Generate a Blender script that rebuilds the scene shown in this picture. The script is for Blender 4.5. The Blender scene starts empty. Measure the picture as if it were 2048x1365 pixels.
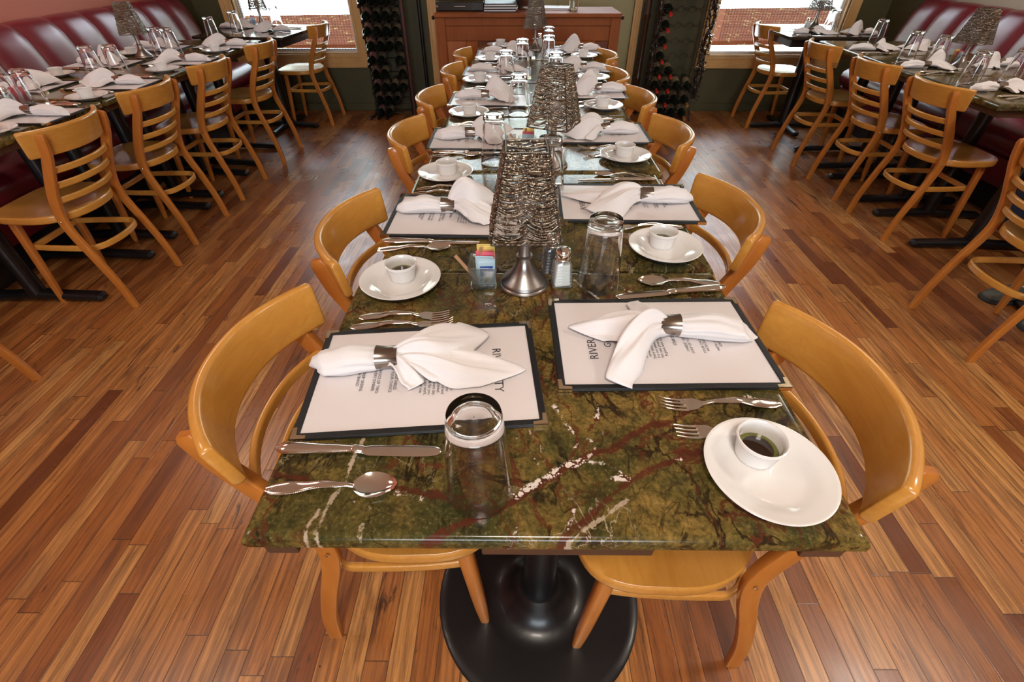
import bpy, math, random
from math import sin, cos, pi, sqrt, radians
from mathutils import Vector, Matrix
import numpy as np

S = bpy.context.scene
COL = S.collection

# ------------------------------------------------------------------ camera
cam_d = bpy.data.cameras.new('camera')
cam_d.sensor_fit = 'HORIZONTAL'; cam_d.sensor_width = 36.0
cam_d.lens = 928.8 / 2048 * 36.0
cam_d.clip_start = 0.05; cam_d.clip_end = 200
cam = bpy.data.objects.new('camera', cam_d); COL.objects.link(cam)
TH, YAW, ROLL = 0.7087, -0.0086, -0.0013
F = Vector((sin(YAW) * cos(TH), cos(YAW) * cos(TH), -sin(TH)))
R0 = Vector((cos(YAW), -sin(YAW), 0)); U0 = R0.cross(F)
RR = R0 * cos(ROLL) + U0 * sin(ROLL); UU = -R0 * sin(ROLL) + U0 * cos(ROLL)
cam.matrix_world = Matrix(((RR.x, UU.x, -F.x, -0.0462), (RR.y, UU.y, -F.y, -0.2675),
                           (RR.z, UU.z, -F.z, 1.3063), (0, 0, 0, 1)))
S.camera = cam

# ------------------------------------------------------------------ view, sky and lights
S.view_settings.view_transform = 'Standard'
S.view_settings.look = 'None'
S.view_settings.gamma = 1.0
S.view_settings.use_curve_mapping = False
S.view_settings.exposure = 0.25
SKY_STRENGTH = 11.0
wld = bpy.data.worlds.new('world'); S.world = wld; wld.use_nodes = True
wn = wld.node_tree; wn.nodes.clear()
wo = wn.nodes.new('ShaderNodeOutputWorld'); bg = wn.nodes.new('ShaderNodeBackground')
bg.inputs['Color'].default_value = (0.80, 0.88, 1.0, 1); bg.inputs['Strength'].default_value = SKY_STRENGTH
wn.links.new(bg.outputs[0], wo.inputs[0])
YW = 4.9          # back wall plane
CEIL = 2.75
def area(name, loc, rot, sx, sy, power, color, portal=False):
    l = bpy.data.lights.new(name, 'AREA'); l.shape = 'RECTANGLE'; l.size = sx; l.size_y = sy
    l.energy = power; l.color = color
    if portal: l.cycles.is_portal = True
    o = bpy.data.objects.new(name, l); COL.objects.link(o); o.location = loc; o.rotation_euler = rot
    return o
# openings: x0,x1,z0,z1 in the back wall (left window, right window, transom light over the buffet)
OPEN = [(-2.62, -1.555, 0.50, 2.2), (1.78, 2.95, 0.48, 2.2), (-0.775, 1.02, 1.16, 2.3)]
for k, (a, b, c, d) in enumerate(OPEN):
    area('window_portal', ((a + b) / 2, YW + 0.10, (c + d) / 2), (radians(-90), 0, 0), b - a, d - c, 1, (1, 1, 1), True)
FRONT = (-1.3, 1.3, 1.0, 2.2)
area('window_portal', (0, -3.9, 1.6), (radians(90), 0, 0), 2.6, 1.2, 1, (1, 1, 1), True)
CEIL_LAMPS = [(-2.2, 0.3, 10), (0.0, -1.0, 32), (2.4, 0.5, 24), (-2.5, 2.4, 9), (2.5, 2.4, 12)]
LAMP_COL = (1.0, 0.88, 0.76)
for (x, y, w) in CEIL_LAMPS:
    area('ceiling_lamp_light', (x, y, CEIL - 0.05), (0, 0, 0), 0.5, 0.5, w, LAMP_COL)

# ------------------------------------------------------------------ object helpers
class MB:
    """collects geometry for one mesh object"""
    def __init__(s): s.v = []; s.f = []
    def add(s, vs, fs, M=None):
        b = len(s.v)
        s.v += [tuple(M @ Vector(p)) for p in vs] if M else [tuple(p) for p in vs]
        s.f += [tuple(b + i for i in f) for f in fs]
        return s
    def box(s, x0, x1, y0, y1, z0, z1, M=None):
        vs = [(x, y, z) for z in (z0, z1) for y in (y0, y1) for x in (x0, x1)]
        return s.add(vs, [(0, 2, 3, 1), (4, 5, 7, 6), (0, 1, 5, 4), (2, 6, 7, 3), (0, 4, 6, 2), (1, 3, 7, 5)], M)
    def rings(s, rings, closed=True, caps=True, loop=False):
        n = len(rings[0]); vs = [p for r in rings for p in r]; fs = []
        m = len(rings)
        for i in range(m if loop else m - 1):
            a = i * n; b = ((i + 1) % m) * n
            for j in range(n if closed else n - 1):
                k = (j + 1) % n
                fs.append((a + j, a + k, b + k, b + j))
        if caps and not loop:
            fs.append(tuple(range(n - 1, -1, -1))); fs.append(tuple((m - 1) * n + i for i in range(n)))
        return s.add(vs, fs)
    def lathe(s, prof, n=32, flute=None, center=(0, 0, 0), caps=True):
        rs = []
        for k, (r, z) in enumerate(prof):
            ring = []
            for j in range(n):
                a = 2 * pi * j / n; rr = r * (flute(k, j) if flute else 1)
                ring.append((center[0] + rr * cos(a), center[1] + rr * sin(a), center[2] + z))
            rs.append(ring)
        return s.rings(rs, caps=caps)
    def sweep(s, pts, prof, up=(0, 0, 1), scale=None, loop=False, caps=True):
        """prof: 2D points (a along side, b along up-ish)"""
        P = [Vector(p) for p in pts]; m = len(P); rs = []
        upv = Vector(up)
        for i in range(m):
            if loop: t = P[(i + 1) % m] - P[i - 1]
            else: t = P[min(i + 1, m - 1)] - P[max(i - 1, 0)]
            t.normalize(); sd = t.cross(upv)
            if sd.length < 1e-4: sd = Vector((1, 0, 0))
            sd.normalize(); b = sd.cross(t)
            k = scale[i] if scale else 1
            rs.append([tuple(P[i] + sd * (a * k) + b * (c * k)) for a, c in prof])
        return s.rings(rs, loop=loop, caps=caps)
    def tube(s, pts, r, n=8, **k):
        return s.sweep(pts, [(r * cos(2 * pi * j / n), r * sin(2 * pi * j / n)) for j in range(n)], **k)
    def build(s, name, mat=None, parent=None, smooth=True, bevel=0, seg=2, angle=35, mats=None, solid=0):
        me = bpy.data.meshes.new(name); me.from_pydata(s.v, [], s.f)
        me.validate()
        o = bpy.data.objects.new(name, me); COL.objects.link(o)
        for m in (mats or ([mat] if mat else [])): me.materials.append(m)
        if parent: o.parent = parent
        import bmesh
        bm = bmesh.new(); bm.from_mesh(me)
        if bevel:
            ed = [e for e in bm.edges if len(e.link_faces) == 2 and e.calc_face_angle(0) > radians(30)]
            bmesh.ops.bevel(bm, geom=ed, offset=bevel, segments=seg, profile=0.5, affect='EDGES', clamp_overlap=True)
        bmesh.ops.recalc_face_normals(bm, faces=bm.faces)
        bm.to_mesh(me); bm.free()
        if smooth:
            me.shade_smooth() if hasattr(me, 'shade_smooth') else None
            for p in me.polygons: p.use_smooth = True
            try: me.set_sharp_from_angle(angle=radians(angle))
            except Exception: pass
        if solid:
            md = o.modifiers.new('thickness', 'SOLIDIFY'); md.thickness = solid; md.offset = 0
        return o

def rrect(w, h, r, n=3):
    out = []
    for cx, cy, a0 in ((w / 2 - r, h / 2 - r, 0), (-w / 2 + r, h / 2 - r, 90), (-w / 2 + r, -h / 2 + r, 180), (w / 2 - r, -h / 2 + r, 270)):
        for i in range(n + 1):
            a = radians(a0 + 90 * i / n); out.append((cx + r * cos(a), cy + r * sin(a)))
    return out
def spline(pts, n=8):
    P = [Vector(p) for p in pts]; out = []
    for i in range(len(P) - 1):
        p0 = P[max(i - 1, 0)]; p1 = P[i]; p2 = P[i + 1]; p3 = P[min(i + 2, len(P) - 1)]
        for k in range(n):
            t = k / n
            out.append(0.5 * ((2 * p1) + (p2 - p0) * t + (2 * p0 - 5 * p1 + 4 * p2 - p3) * t * t + (-p0 + 3 * p1 - 3 * p2 + p3) * t ** 3))
    out.append(P[-1]); return [tuple(p) for p in out]
def lerp(tab, x):
    if x <= tab[0][0]: return tab[0][1]
    for (a, b), (c, d) in zip(tab, tab[1:]):
        if x <= c:
            t = (x - a) / (c - a); return b + (d - b) * t
    return tab[-1][1]
def smooth_lerp(tab, x):
    if x <= tab[0][0]: return tab[0][1]
    for (a, b), (c, d) in zip(tab, tab[1:]):
        if x <= c:
            t = (x - a) / (c - a); t = t * t * (3 - 2 * t); return b + (d - b) * t
    return tab[-1][1]

def empty(name, loc=(0, 0, 0), rz=0.0):
    o = bpy.data.objects.new(name, None); COL.objects.link(o); o.location = loc; o.rotation_euler = (0, 0, rz)
    o.empty_display_size = 0.05
    return o
def tag(o, label, cat, group=None, kind=None):
    if label: o['label'] = label
    if cat: o['category'] = cat
    if group: o['group'] = group
    if kind: o['kind'] = kind
    return o
def struct(o): o['kind'] = 'structure'; return o
def copy_tree(o, parent=None):
    c = o.copy(); COL.objects.link(c); c.parent = parent
    for ch in list(KIDS.get(o.name, [])) or [x for x in bpy.data.objects if x.parent == o]:
        copy_tree(ch, c)
    return c
KIDS = {}
class Proto:
    """first use hands out the original, later uses hand out copies"""
    def __init__(s, root): s.root = root; s.kids = s.tree(root); s.used = False
    def tree(s, o): return [(c, s.tree(c)) for c in bpy.data.objects if c.parent == o]
    def _copy(s, o, kids, parent):
        c = o.copy(); COL.objects.link(c); c.parent = parent
        for k, kk in kids: s._copy(k, kk, c)
        return c
    def place(s, loc, rz=0.0, label=None, group=None, rx=0.0, ry=0.0, cat=None):
        if not s.used: s.used = True; o = s.root
        else: o = s._copy(s.root, s.kids, None)
        o.location = loc; o.rotation_euler = (rx, ry, rz)
        if label: o['label'] = label
        if group: o['group'] = group
        if cat: o['category'] = cat
        return o

# ------------------------------------------------------------------ materials
def newmat(name):
    m = bpy.data.materials.new(name); m.use_nodes = True; nt = m.node_tree; nt.nodes.clear()
    out = nt.nodes.new('ShaderNodeOutputMaterial'); return m, nt, out
def link(nt, a, b): nt.links.new(a, b)
def nd(nt, typ, props=None, **ins):
    n = nt.nodes.new(typ)
    for k, v in (props or {}).items(): setattr(n, k, v)
    for k, v in ins.items():
        key = int(k[1:]) if k[0] == 'i' and k[1:].isdigit() else k.replace('_', ' ')
        sock = n.inputs[key]
        if isinstance(v, bpy.types.NodeSocket): nt.links.new(v, sock)
        elif isinstance(v, (tuple, list)) and len(v) == 3 and sock.type == 'RGBA': sock.default_value = (*v, 1)
        else: sock.default_value = v
    return n
def math_(nt, op, a, b=0.0, c=0.0, clamp=False):
    n = nd(nt, 'ShaderNodeMath', {'operation': op, 'use_clamp': clamp}, i0=a, i1=b)
    if op in ('MULTIPLY_ADD', 'COMPARE', 'SMOOTH_MIN'):
        if isinstance(c, bpy.types.NodeSocket): nt.links.new(c, n.inputs[2])
        else: n.inputs[2].default_value = c
    return n.outputs[0]
def mix(nt, fac, a, b, mode='MIX'):
    n = nt.nodes.new('ShaderNodeMix'); n.data_type = 'RGBA'; n.blend_type = mode
    for idx, v in ((0, fac), (6, a), (7, b)):
        sck = n.inputs[idx]
        if isinstance(v, bpy.types.NodeSocket): nt.links.new(v, sck)
        elif isinstance(v, (tuple, list)): sck.default_value = (*v[:3], 1)
        else: sck.default_value = v
    return n.outputs[2]
def mrange(nt, v, a, b, c=0.0, d=1.0, smooth=False):
    n = nd(nt, 'ShaderNodeMapRange', {'interpolation_type': 'SMOOTHSTEP' if smooth else 'LINEAR'}, Value=v)
    n.inputs[1].default_value = a; n.inputs[2].default_value = b; n.inputs[3].default_value = c; n.inputs[4].default_value = d
    return n.outputs[0]
def ramp(nt, fac, stops):
    n = nt.nodes.new('ShaderNodeValToRGB'); cr = n.color_ramp
    while len(cr.elements) < len(stops): cr.elements.new(0.5)
    for e, (p, c) in zip(cr.elements, stops): e.position = p; e.color = (*c, 1)
    nt.links.new(fac, n.inputs[0]); return n.outputs[0]
def bsdf(nt, out, **k):
    b = nt.nodes.new('ShaderNodeBsdfPrincipled')
    for key, v in k.items():
        sck = b.inputs[key.replace('_', ' ')]
        if isinstance(v, bpy.types.NodeSocket): nt.links.new(v, sck)
        elif isinstance(v, (tuple, list)) and len(v) == 3: sck.default_value = (*v, 1)
        else: sck.default_value = v
    nt.links.new(b.outputs[0], out.inputs[0]); return b
def noise(nt, vec=None, scale=5.0, detail=3.0, rough=0.5, dist=0.0, out=0):
    n = nd(nt, 'ShaderNodeTexNoise', None, Scale=scale, Detail=detail, Roughness=rough, Distortion=dist)
    if vec is not None: nt.links.new(vec, n.inputs['Vector'])
    return n.outputs[out]
def mapping(nt, vec, scale=(1, 1, 1), loc=(0, 0, 0), rot=(0, 0, 0)):
    n = nt.nodes.new('ShaderNodeMapping'); nt.links.new(vec, n.inputs[0])
    n.inputs['Scale'].default_value = scale; n.inputs['Rotation'].default_value = rot
    if isinstance(loc, bpy.types.NodeSocket): nt.links.new(loc, n.inputs['Location'])
    else: n.inputs['Location'].default_value = loc
    return n.outputs[0]
def objco(nt): return nd(nt, 'ShaderNodeTexCoord').outputs['Object']
def bump(nt, h, strength=0.2, dist=0.01):
    n = nd(nt, 'ShaderNodeBump', None, Strength=strength, Distance=dist, Height=h); return n.outputs[0]

def simple(name, col, rough=0.5, metal=0.0, coat=0.0, var=0.08, scale=30, bstr=0.0, **k):
    m, nt, out = newmat(name); co = objco(nt)
    n = noise(nt, co, scale, 3)
    c = mix(nt, n, tuple(x * (1 - var) for x in col), tuple(min(1, x * (1 + var)) for x in col))
    kw = dict(Base_Color=c, Roughness=rough, Metallic=metal); kw.update(k)
    if coat: kw['Coat_Weight'] = coat; kw['Coat_Roughness'] = 0.08
    if bstr: kw['Normal'] = bump(nt, n, bstr, 0.003)
    bsdf(nt, out, **kw); return m

def mat_floor():
    m, nt, out = newmat('oak_strip_floor')
    co = nd(nt, 'ShaderNodeTexCoord').outputs['Object']
    sx = nd(nt, 'ShaderNodeSeparateXYZ', None, i0=co)
    X, Y = sx.outputs[0], sx.outputs[1]
    PW = 0.0575
    px = math_(nt, 'DIVIDE', X, PW); pi_ = math_(nt, 'FLOOR', px); fx = math_(nt, 'SUBTRACT', px, pi_)
    w1 = nd(nt, 'ShaderNodeTexWhiteNoise', {'noise_dimensions': '1D'}, W=pi_)
    off = math_(nt, 'MULTIPLY', w1.outputs[0], 7.31)
    ln = math_(nt, 'MULTIPLY_ADD', w1.outputs[0], 0.55, 0.45)
    py = math_(nt, 'DIVIDE', math_(nt, 'ADD', Y, off), ln); pj = math_(nt, 'FLOOR', py); fy = math_(nt, 'SUBTRACT', py, pj)
    cv = nd(nt, 'ShaderNodeCombineXYZ', None, i0=pi_, i1=pj)
    w2 = nd(nt, 'ShaderNodeTexWhiteNoise', {'noise_dimensions': '2D'}, Vector=cv.outputs[0])
    r = w2.outputs[0]; rc = nd(nt, 'ShaderNodeSeparateColor', None, Color=w2.outputs[1])
    base = ramp(nt, r, [(0.0, (0.17, 0.046, 0.012)), (0.12, (0.27, 0.082, 0.020)), (0.40, (0.42, 0.150, 0.036)),
                        (0.72, (0.51, 0.205, 0.055)), (1.0, (0.61, 0.290, 0.088))])
    # grain follows the length of each strip, shifted per strip
    sh = nd(nt, 'ShaderNodeCombineXYZ', None, i0=math_(nt, 'MULTIPLY', r, 13.7), i1=math_(nt, 'MULTIPLY', rc.outputs[1], 31.0), i2=math_(nt, 'MULTIPLY', rc.outputs[2], 9.0))
    gv = mapping(nt, co, (1, 0.035, 1), sh.outputs[0])
    g1 = noise(nt, gv, 150, 6, 0.68, 0.8)
    gv2 = mapping(nt, co, (1, 0.10, 1), sh.outputs[0])
    g2 = noise(nt, gv2, 16, 4, 0.55, 2.2)
    wv = nd(nt, 'ShaderNodeTexWave', {'wave_type': 'BANDS', 'bands_direction': 'X'}, Vector=mapping(nt, co, (1, 0.085, 1), sh.outputs[0]),
            Scale=14.0, Distortion=7.0, Detail=3.0)
    wv.inputs['Detail Scale'].default_value = 1.2
    gf = math_(nt, 'MULTIPLY', mrange(nt, wv.outputs[1], 0.45, 0.95), mrange(nt, rc.outputs[0], 0.35, 0.6))
    c = mix(nt, mrange(nt, g1, 0.44, 0.64, 0, 0.62), base, (0.100, 0.028, 0.009))
    c = mix(nt, math_(nt, 'MULTIPLY', gf, 0.30), c, (0.10, 0.032, 0.012))
    c = mix(nt, mrange(nt, g2, 0.50, 0.70, 0, 0.65), c, (0.10, 0.036, 0.017))
    # dark worn streaks and knots
    st = noise(nt, mapping(nt, co, (1, 0.16, 1), sh.outputs[0]), 26, 5, 0.7, 1.0)
    zone = mrange(nt, noise(nt, co, 1.7, 3), 0.45, 0.62)
    stm = math_(nt, 'MULTIPLY', mrange(nt, st, 0.60, 0.68), math_(nt, 'MULTIPLY_ADD', zone, 0.55, 0.42))
    c = mix(nt, stm, c, (0.035, 0.018, 0.013))
    knot = noise(nt, mapping(nt, co, (1, 0.6, 1)), 42, 2)
    c = mix(nt, mrange(nt, knot, 0.755, 0.775), c, (0.02, 0.008, 0.005))
    # joints
    ex = math_(nt, 'MINIMUM', fx, math_(nt, 'SUBTRACT', 1.0, fx))
    ey = math_(nt, 'MULTIPLY', math_(nt, 'MINIMUM', fy, math_(nt, 'SUBTRACT', 1.0, fy)), math_(nt, 'DIVIDE', ln, PW))
    e = math_(nt, 'MINIMUM', ex, ey)
    gap = mrange(nt, e, 0.010, 0.028, 1, 0)
    c = mix(nt, math_(nt, 'MULTIPLY', gap, 0.75), c, (0.02, 0.008, 0.004))
    h = math_(nt, 'SUBTRACT', math_(nt, 'MULTIPLY', g1, 0.16), math_(nt, 'MULTIPLY', gap, 1.0))
    h = math_(nt, 'ADD', h, math_(nt, 'MULTIPLY', r, 0.10))
    nrm = bump(nt, h, 0.16, 0.0015)
    ro = mrange(nt, noise(nt, co, 6, 4), 0.3, 0.7, 0.24, 0.38)
    bsdf(nt, out, Base_Color=c, Roughness=ro, Normal=nrm, Specular_IOR_Level=0.6)
    return m

def mat_wood(name, c1, c2, c3, rough=0.28, scale=1.0, axis=0, coat=0.35):
    m, nt, out = newmat(name); co = objco(nt)
    sc = [9, 9, 9]; sc[axis] = 0.9
    v = mapping(nt, co, tuple(sc))
    g = noise(nt, v, 7 * scale, 5, 0.6, 0.8); b = noise(nt, co, 4, 2)
    c = mix(nt, mrange(nt, g, 0.3, 0.7), c1, c2); c = mix(nt, mrange(nt, b, 0.35, 0.75, 0, 0.6), c, c3)
    bsdf(nt, out, Base_Color=c, Roughness=rough, Coat_Weight=coat, Coat_Roughness=0.12, Normal=bump(nt, g, 0.03, 0.002))
    return m

def mat_marble(attr=True, seed=0.0):
    m, nt, out = newmat('green_brown_marble'); co = objco(nt)
    ow = nd(nt, 'ShaderNodeObjectInfo').outputs['Random']
    sv = nd(nt, 'ShaderNodeCombineXYZ', None, i0=math_(nt, 'MULTIPLY', ow, 17.0), i1=math_(nt, 'MULTIPLY', ow, 5.0), i2=0.0)
    v = mapping(nt, co, (1, 1, 1), sv.outputs[0])
    n1 = noise(nt, v, 9, 6, 0.62, 0.8); n2 = noise(nt, v, 42, 6, 0.72, 0.6); n3 = noise(nt, v, 3.2, 3, 0.5)
    c = ramp(nt, n1, [(0.26, (0.024, 0.030, 0.009)), (0.40, (0.080, 0.070, 0.018)), (0.52, (0.172, 0.118, 0.028)), (0.66, (0.30, 0.185, 0.045)), (0.82, (0.42, 0.30, 0.10))])
    c = mix(nt, mrange(nt, n2, 0.40, 0.68, 0, 0.80), c, (0.018, 0.019, 0.006))
    c = mix(nt, mrange(nt, n2, 0.34, 0.22, 0, 0.5), c, (0.34, 0.28, 0.10))
    c = mix(nt, mrange(nt, n3, 0.50, 0.72, 0, 0.50), c, (0.030, 0.040, 0.013))
    n4 = noise(nt, v, 170, 4, 0.7)
    c = mix(nt, mrange(nt, n4, 0.48, 0.66, 0, 0.55), c, (0.012, 0.012, 0.005))
    c = mix(nt, mrange(nt, n4, 0.44, 0.32, 0, 0.40), c, (0.32, 0.24, 0.09))
    # branching dark dendrites
    dv = nd(nt, 'ShaderNodeVectorMath', {'operation': 'ADD'}, i0=v,
            i1=nd(nt, 'ShaderNodeVectorMath', {'operation': 'SCALE'}, i0=noise(nt, v, 9, 4, 0.6, 0, 1), Scale=0.09).outputs[0]).outputs[0]
    def cracks(scale, wd, lo, hi, nsc, sq=1.0):
        vv = mapping(nt, dv, (1, sq, 1), (0, 0, 0), (0, 0, 0.6))
        vo = nd(nt, 'ShaderNodeTexVoronoi', {'feature': 'DISTANCE_TO_EDGE'}, Vector=vv, Scale=scale)
        msk = mrange(nt, noise(nt, v, nsc, 2), lo, hi)
        return math_(nt, 'MULTIPLY', mrange(nt, vo.outputs[0], 0.0, wd, 1, 0), msk)
    def ridge(sc, wd, dist, lo, hi, nsc, col, amt, dx=0.0):
        nonlocal c
        vv = mapping(nt, v, (1, 0.6, 1), (dx, dx, 0), (0, 0, 0.6))
        rr = math_(nt, 'ABSOLUTE', math_(nt, 'SUBTRACT', noise(nt, vv, sc, 7, 0.58, dist), 0.5))
        ms = mrange(nt, noise(nt, v, nsc, 2), lo, hi)
        c = mix(nt, math_(nt, 'MULTIPLY', math_(nt, 'MULTIPLY', mrange(nt, rr, wd * 0.3, wd, 1, 0), ms), amt), c, col)
    ridge(7, 0.018, 0.5, 0.40, 0.52, 6, (0.014, 0.008, 0.005), 0.9)
    ridge(13, 0.022, 0.9, 0.44, 0.56, 8, (0.016, 0.010, 0.005), 0.85, 3.0)
    ridge(5, 0.010, 0.4, 0.40, 0.50, 3, (0.095, 0.022, 0.010), 0.85, 7.0)
    ridge(9, 0.006, 0.7, 0.52, 0.60, 3.5, (0.45, 0.38, 0.26), 0.8, 11.0)
    c = mix(nt, math_(nt, 'MULTIPLY', cracks(26, 0.05, 0.50, 0.60, 7, 0.6), 0.6), c, (0.028, 0.014, 0.007))
    if attr:
        def at(n): return nd(nt, 'ShaderNodeAttribute', {'attribute_name': n}).outputs['Fac']
        wob = math_(nt, 'MULTIPLY', math_(nt, 'SUBTRACT', noise(nt, v, 48, 6, 0.75), 0.5), 0.026)
        rd = math_(nt, 'ADD', math_(nt, 'ADD', at('rust'), 0.0014), wob)
        rust = math_(nt, 'MULTIPLY', mrange(nt, rd, 0.0012, -0.0012), mrange(nt, noise(nt, v, 75, 5, 0.7), 0.30, 0.46))
        rc = mix(nt, noise(nt, v, 55, 3), (0.030, 0.009, 0.005), (0.125, 0.028, 0.014))
        c = mix(nt, math_(nt, 'MULTIPLY', rust, 0.93), c, rc)
        pale = mrange(nt, math_(nt, 'ADD', at('pale'), math_(nt, 'MULTIPLY', wob, 0.6)), 0.0006, -0.0006)
        c = mix(nt, math_(nt, 'MULTIPLY', pale, 0.85), c, mix(nt, noise(nt, v, 90, 2), (0.30, 0.20, 0.12), (0.62, 0.52, 0.40)))
        vo = nd(nt, 'ShaderNodeTexVoronoi', None, Vector=v, Scale=115.0, Randomness=1.0)
        vo2 = nd(nt, 'ShaderNodeTexVoronoi', None, Vector=v, Scale=260.0, Randomness=1.0)
        spots = math_(nt, 'MAXIMUM', mrange(nt, vo.outputs[0], 0.50, 0.42), mrange(nt, vo2.outputs[0], 0.42, 0.34))
        spots = math_(nt, 'MULTIPLY', spots, mrange(nt, vo.outputs[0], 0.06, 0.13, 0.35, 1.0))
        wm = mrange(nt, math_(nt, 'ADD', at('white'), math_(nt, 'MULTIPLY', wob, 0.9)), 0.0012, -0.0012)
        c = mix(nt, math_(nt, 'MULTIPLY', wm, spots), c, (0.72, 0.62, 0.56))
    bsdf(nt, out, Base_Color=c, Roughness=mrange(nt, n2, 0.3, 0.7, 0.12, 0.20), Specular_IOR_Level=0.40)
    return m

def mat_glass(name, col=(1, 1, 1), rough=0.0, ior=1.47):
    m, nt, out = newmat(name)
    n = nd(nt, 'ShaderNodeTexNoise', None, Scale=3.0)
    c = mix(nt, n.outputs[0], tuple(x * 0.99 for x in col), col)
    g = nd(nt, 'ShaderNodeBsdfGlass', None, Color=c, Roughness=rough, IOR=ior); link(nt, g.outputs[0], out.inputs[0]); return m
def mat_pane():
    m, nt, out = newmat('window_glass')
    t = nd(nt, 'ShaderNodeBsdfTransparent', None, Color=(0.96, 0.98, 0.97)); g = nd(nt, 'ShaderNodeBsdfGlossy', None, Roughness=0.02)
    fr = nd(nt, 'ShaderNodeFresnel', None, IOR=1.45)
    mx = nd(nt, 'ShaderNodeMixShader', None, i0=fr.outputs[0], i1=t.outputs[0], i2=g.outputs[0]); link(nt, mx.outputs[0], out.inputs[0]); return m
def mat_metal(name, col, rough, var=0.06, scale=25):
    m, nt, out = newmat(name); co = objco(nt); n = noise(nt, co, scale, 3)
    c = mix(nt, n, tuple(x * (1 - var) for x in col), col)
    bsdf(nt, out, Base_Color=c, Metallic=1.0, Roughness=mrange(nt, n, 0.3, 0.7, rough * 0.8, rough * 1.2)); return m
def mat_wall(name, c1, c2, rough=0.7):
    m, nt, out = newmat(name); co = objco(nt); n = noise(nt, co, 1.6, 4); f = noise(nt, co, 60, 3)
    bsdf(nt, out, Base_Color=mix(nt, n, c1, c2), Roughness=rough, Normal=bump(nt, f, 0.12, 0.004)); return m
def mat_vinyl():
    m, nt, out = newmat('burgundy_vinyl'); co = objco(nt)
    n = noise(nt, co, 6, 3); f = noise(nt, co, 160, 2)
    c = mix(nt, n, (0.135, 0.006, 0.014), (0.20, 0.010, 0.022))
    h = math_(nt, 'ADD', math_(nt, 'MULTIPLY', f, 0.12), n)
    bsdf(nt, out, Base_Color=c, Roughness=0.33, Normal=bump(nt, h, 0.18, 0.004), Specular_IOR_Level=0.75, Coat_Weight=0.35, Coat_Roughness=0.28); return m
def mat_cloth():
    m, nt, out = newmat('white_napkin_cloth'); co = objco(nt)
    n = noise(nt, co, 14, 3); f = noise(nt, co, 900, 2)
    bsdf(nt, out, Base_Color=mix(nt, n, (0.74, 0.70, 0.70), (0.83, 0.81, 0.82)), Roughness=0.85, Normal=bump(nt, f, 0.10, 0.001),
         Sheen_Weight=0.2, Subsurface_Weight=0.0); return m

M_FLOOR = mat_floor()
M_MARB = mat_marble()
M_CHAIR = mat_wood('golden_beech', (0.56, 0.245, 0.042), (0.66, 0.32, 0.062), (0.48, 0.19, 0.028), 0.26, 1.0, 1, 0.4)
M_LEG = mat_wood('golden_beech_leg_shaded', (0.47, 0.155, 0.024), (0.55, 0.195, 0.032), (0.40, 0.120, 0.016), 0.28, 1.0, 2, 0.35)  # darker, redder beech: the legs' shaded sides put into the colour
M_CHERRY = mat_wood('cherry_cabinet', (0.25, 0.062, 0.008), (0.33, 0.090, 0.012), (0.17, 0.036, 0.005), 0.7, 0.8, 2, 0.0)
M_CHERRY2 = mat_wood('cherry_panel', (0.36, 0.095, 0.009), (0.46, 0.14, 0.016), (0.26, 0.060, 0.007), 0.7, 0.8, 0, 0.0)
M_TRIM = mat_wood('pine_trim', (0.62, 0.36, 0.13), (0.70, 0.44, 0.18), (0.55, 0.30, 0.10), 0.35, 0.6, 2, 0.3)
M_PLY = mat_wood('plywood_under', (0.07, 0.027, 0.010), (0.11, 0.045, 0.016), (0.045, 0.018, 0.007), 0.6, 1, 0, 0.0)
M_BLACK = simple('black_cast_iron', (0.006, 0.006, 0.007), 0.34, 0.0, 0.1, 0.2, 60, 0.05)
M_BLKMAT = simple('black_leatherette', (0.009, 0.010, 0.011), 0.5, 0.0, 0.0, 0.15, 200, 0.15)
M_PAPER = simple('menu_paper', (0.74, 0.69, 0.69), 0.42, 0.0, 0.35, 0.03, 4)
M_INK = simple('black_ink', (0.03, 0.03, 0.04), 0.6)
M_CHINA = simple('white_china', (0.80, 0.78, 0.76), 0.12, 0.0, 0.6, 0.02, 8)
M_OIL = simple('dark_oil', (0.020, 0.008, 0.004), 0.04, 0.0, 0.5, 0.1, 8)
M_OILRIM = simple('olive_oil', (0.13, 0.14, 0.022), 0.04, 0.0, 0.5, 0.1, 8)
M_GLASS = mat_glass('clear_glass')
def mat_thin_glass():
    m, nt, out = newmat('thin_cast_glass')
    t = nd(nt, 'ShaderNodeBsdfTransparent', None, Color=(0.93, 0.96, 0.95)); g = nd(nt, 'ShaderNodeBsdfGlossy', None, Roughness=0.05)
    d = nd(nt, 'ShaderNodeBsdfDiffuse', None, Color=(0.75, 0.80, 0.79))
    lw = nd(nt, 'ShaderNodeLayerWeight', None, Blend=0.35)
    a = nd(nt, 'ShaderNodeMixShader', None, i0=mrange(nt, lw.outputs[0], 0.0, 1.0, 0.06, 0.65), i1=t.outputs[0], i2=g.outputs[0])
    b = nd(nt, 'ShaderNodeMixShader', None, i0=0.06, i1=a.outputs[0], i2=d.outputs[0]); link(nt, b.outputs[0], out.inputs[0]); return m
M_GLASSG = mat_thin_glass()
M_PANE = mat_pane()
M_STEEL = mat_metal('polished_flatware', (0.92, 0.86, 0.78), 0.09)
M_BRASS = mat_metal('brass_corner', (0.96, 0.84, 0.60), 0.12)
M_RING = mat_metal('pewter_ring', (0.36, 0.31, 0.27), 0.22)
M_PEWTER = mat_metal('brushed_pewter', (0.34, 0.315, 0.30), 0.33)
M_BEAD = mat_metal('bronze_beads', (0.40, 0.325, 0.25), 0.34, 0.5, 300)
M_WIRE = mat_metal('dark_wire', (0.09, 0.08, 0.07), 0.4)
M_CLOTH = mat_cloth()
M_VINYL = mat_vinyl()
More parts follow.
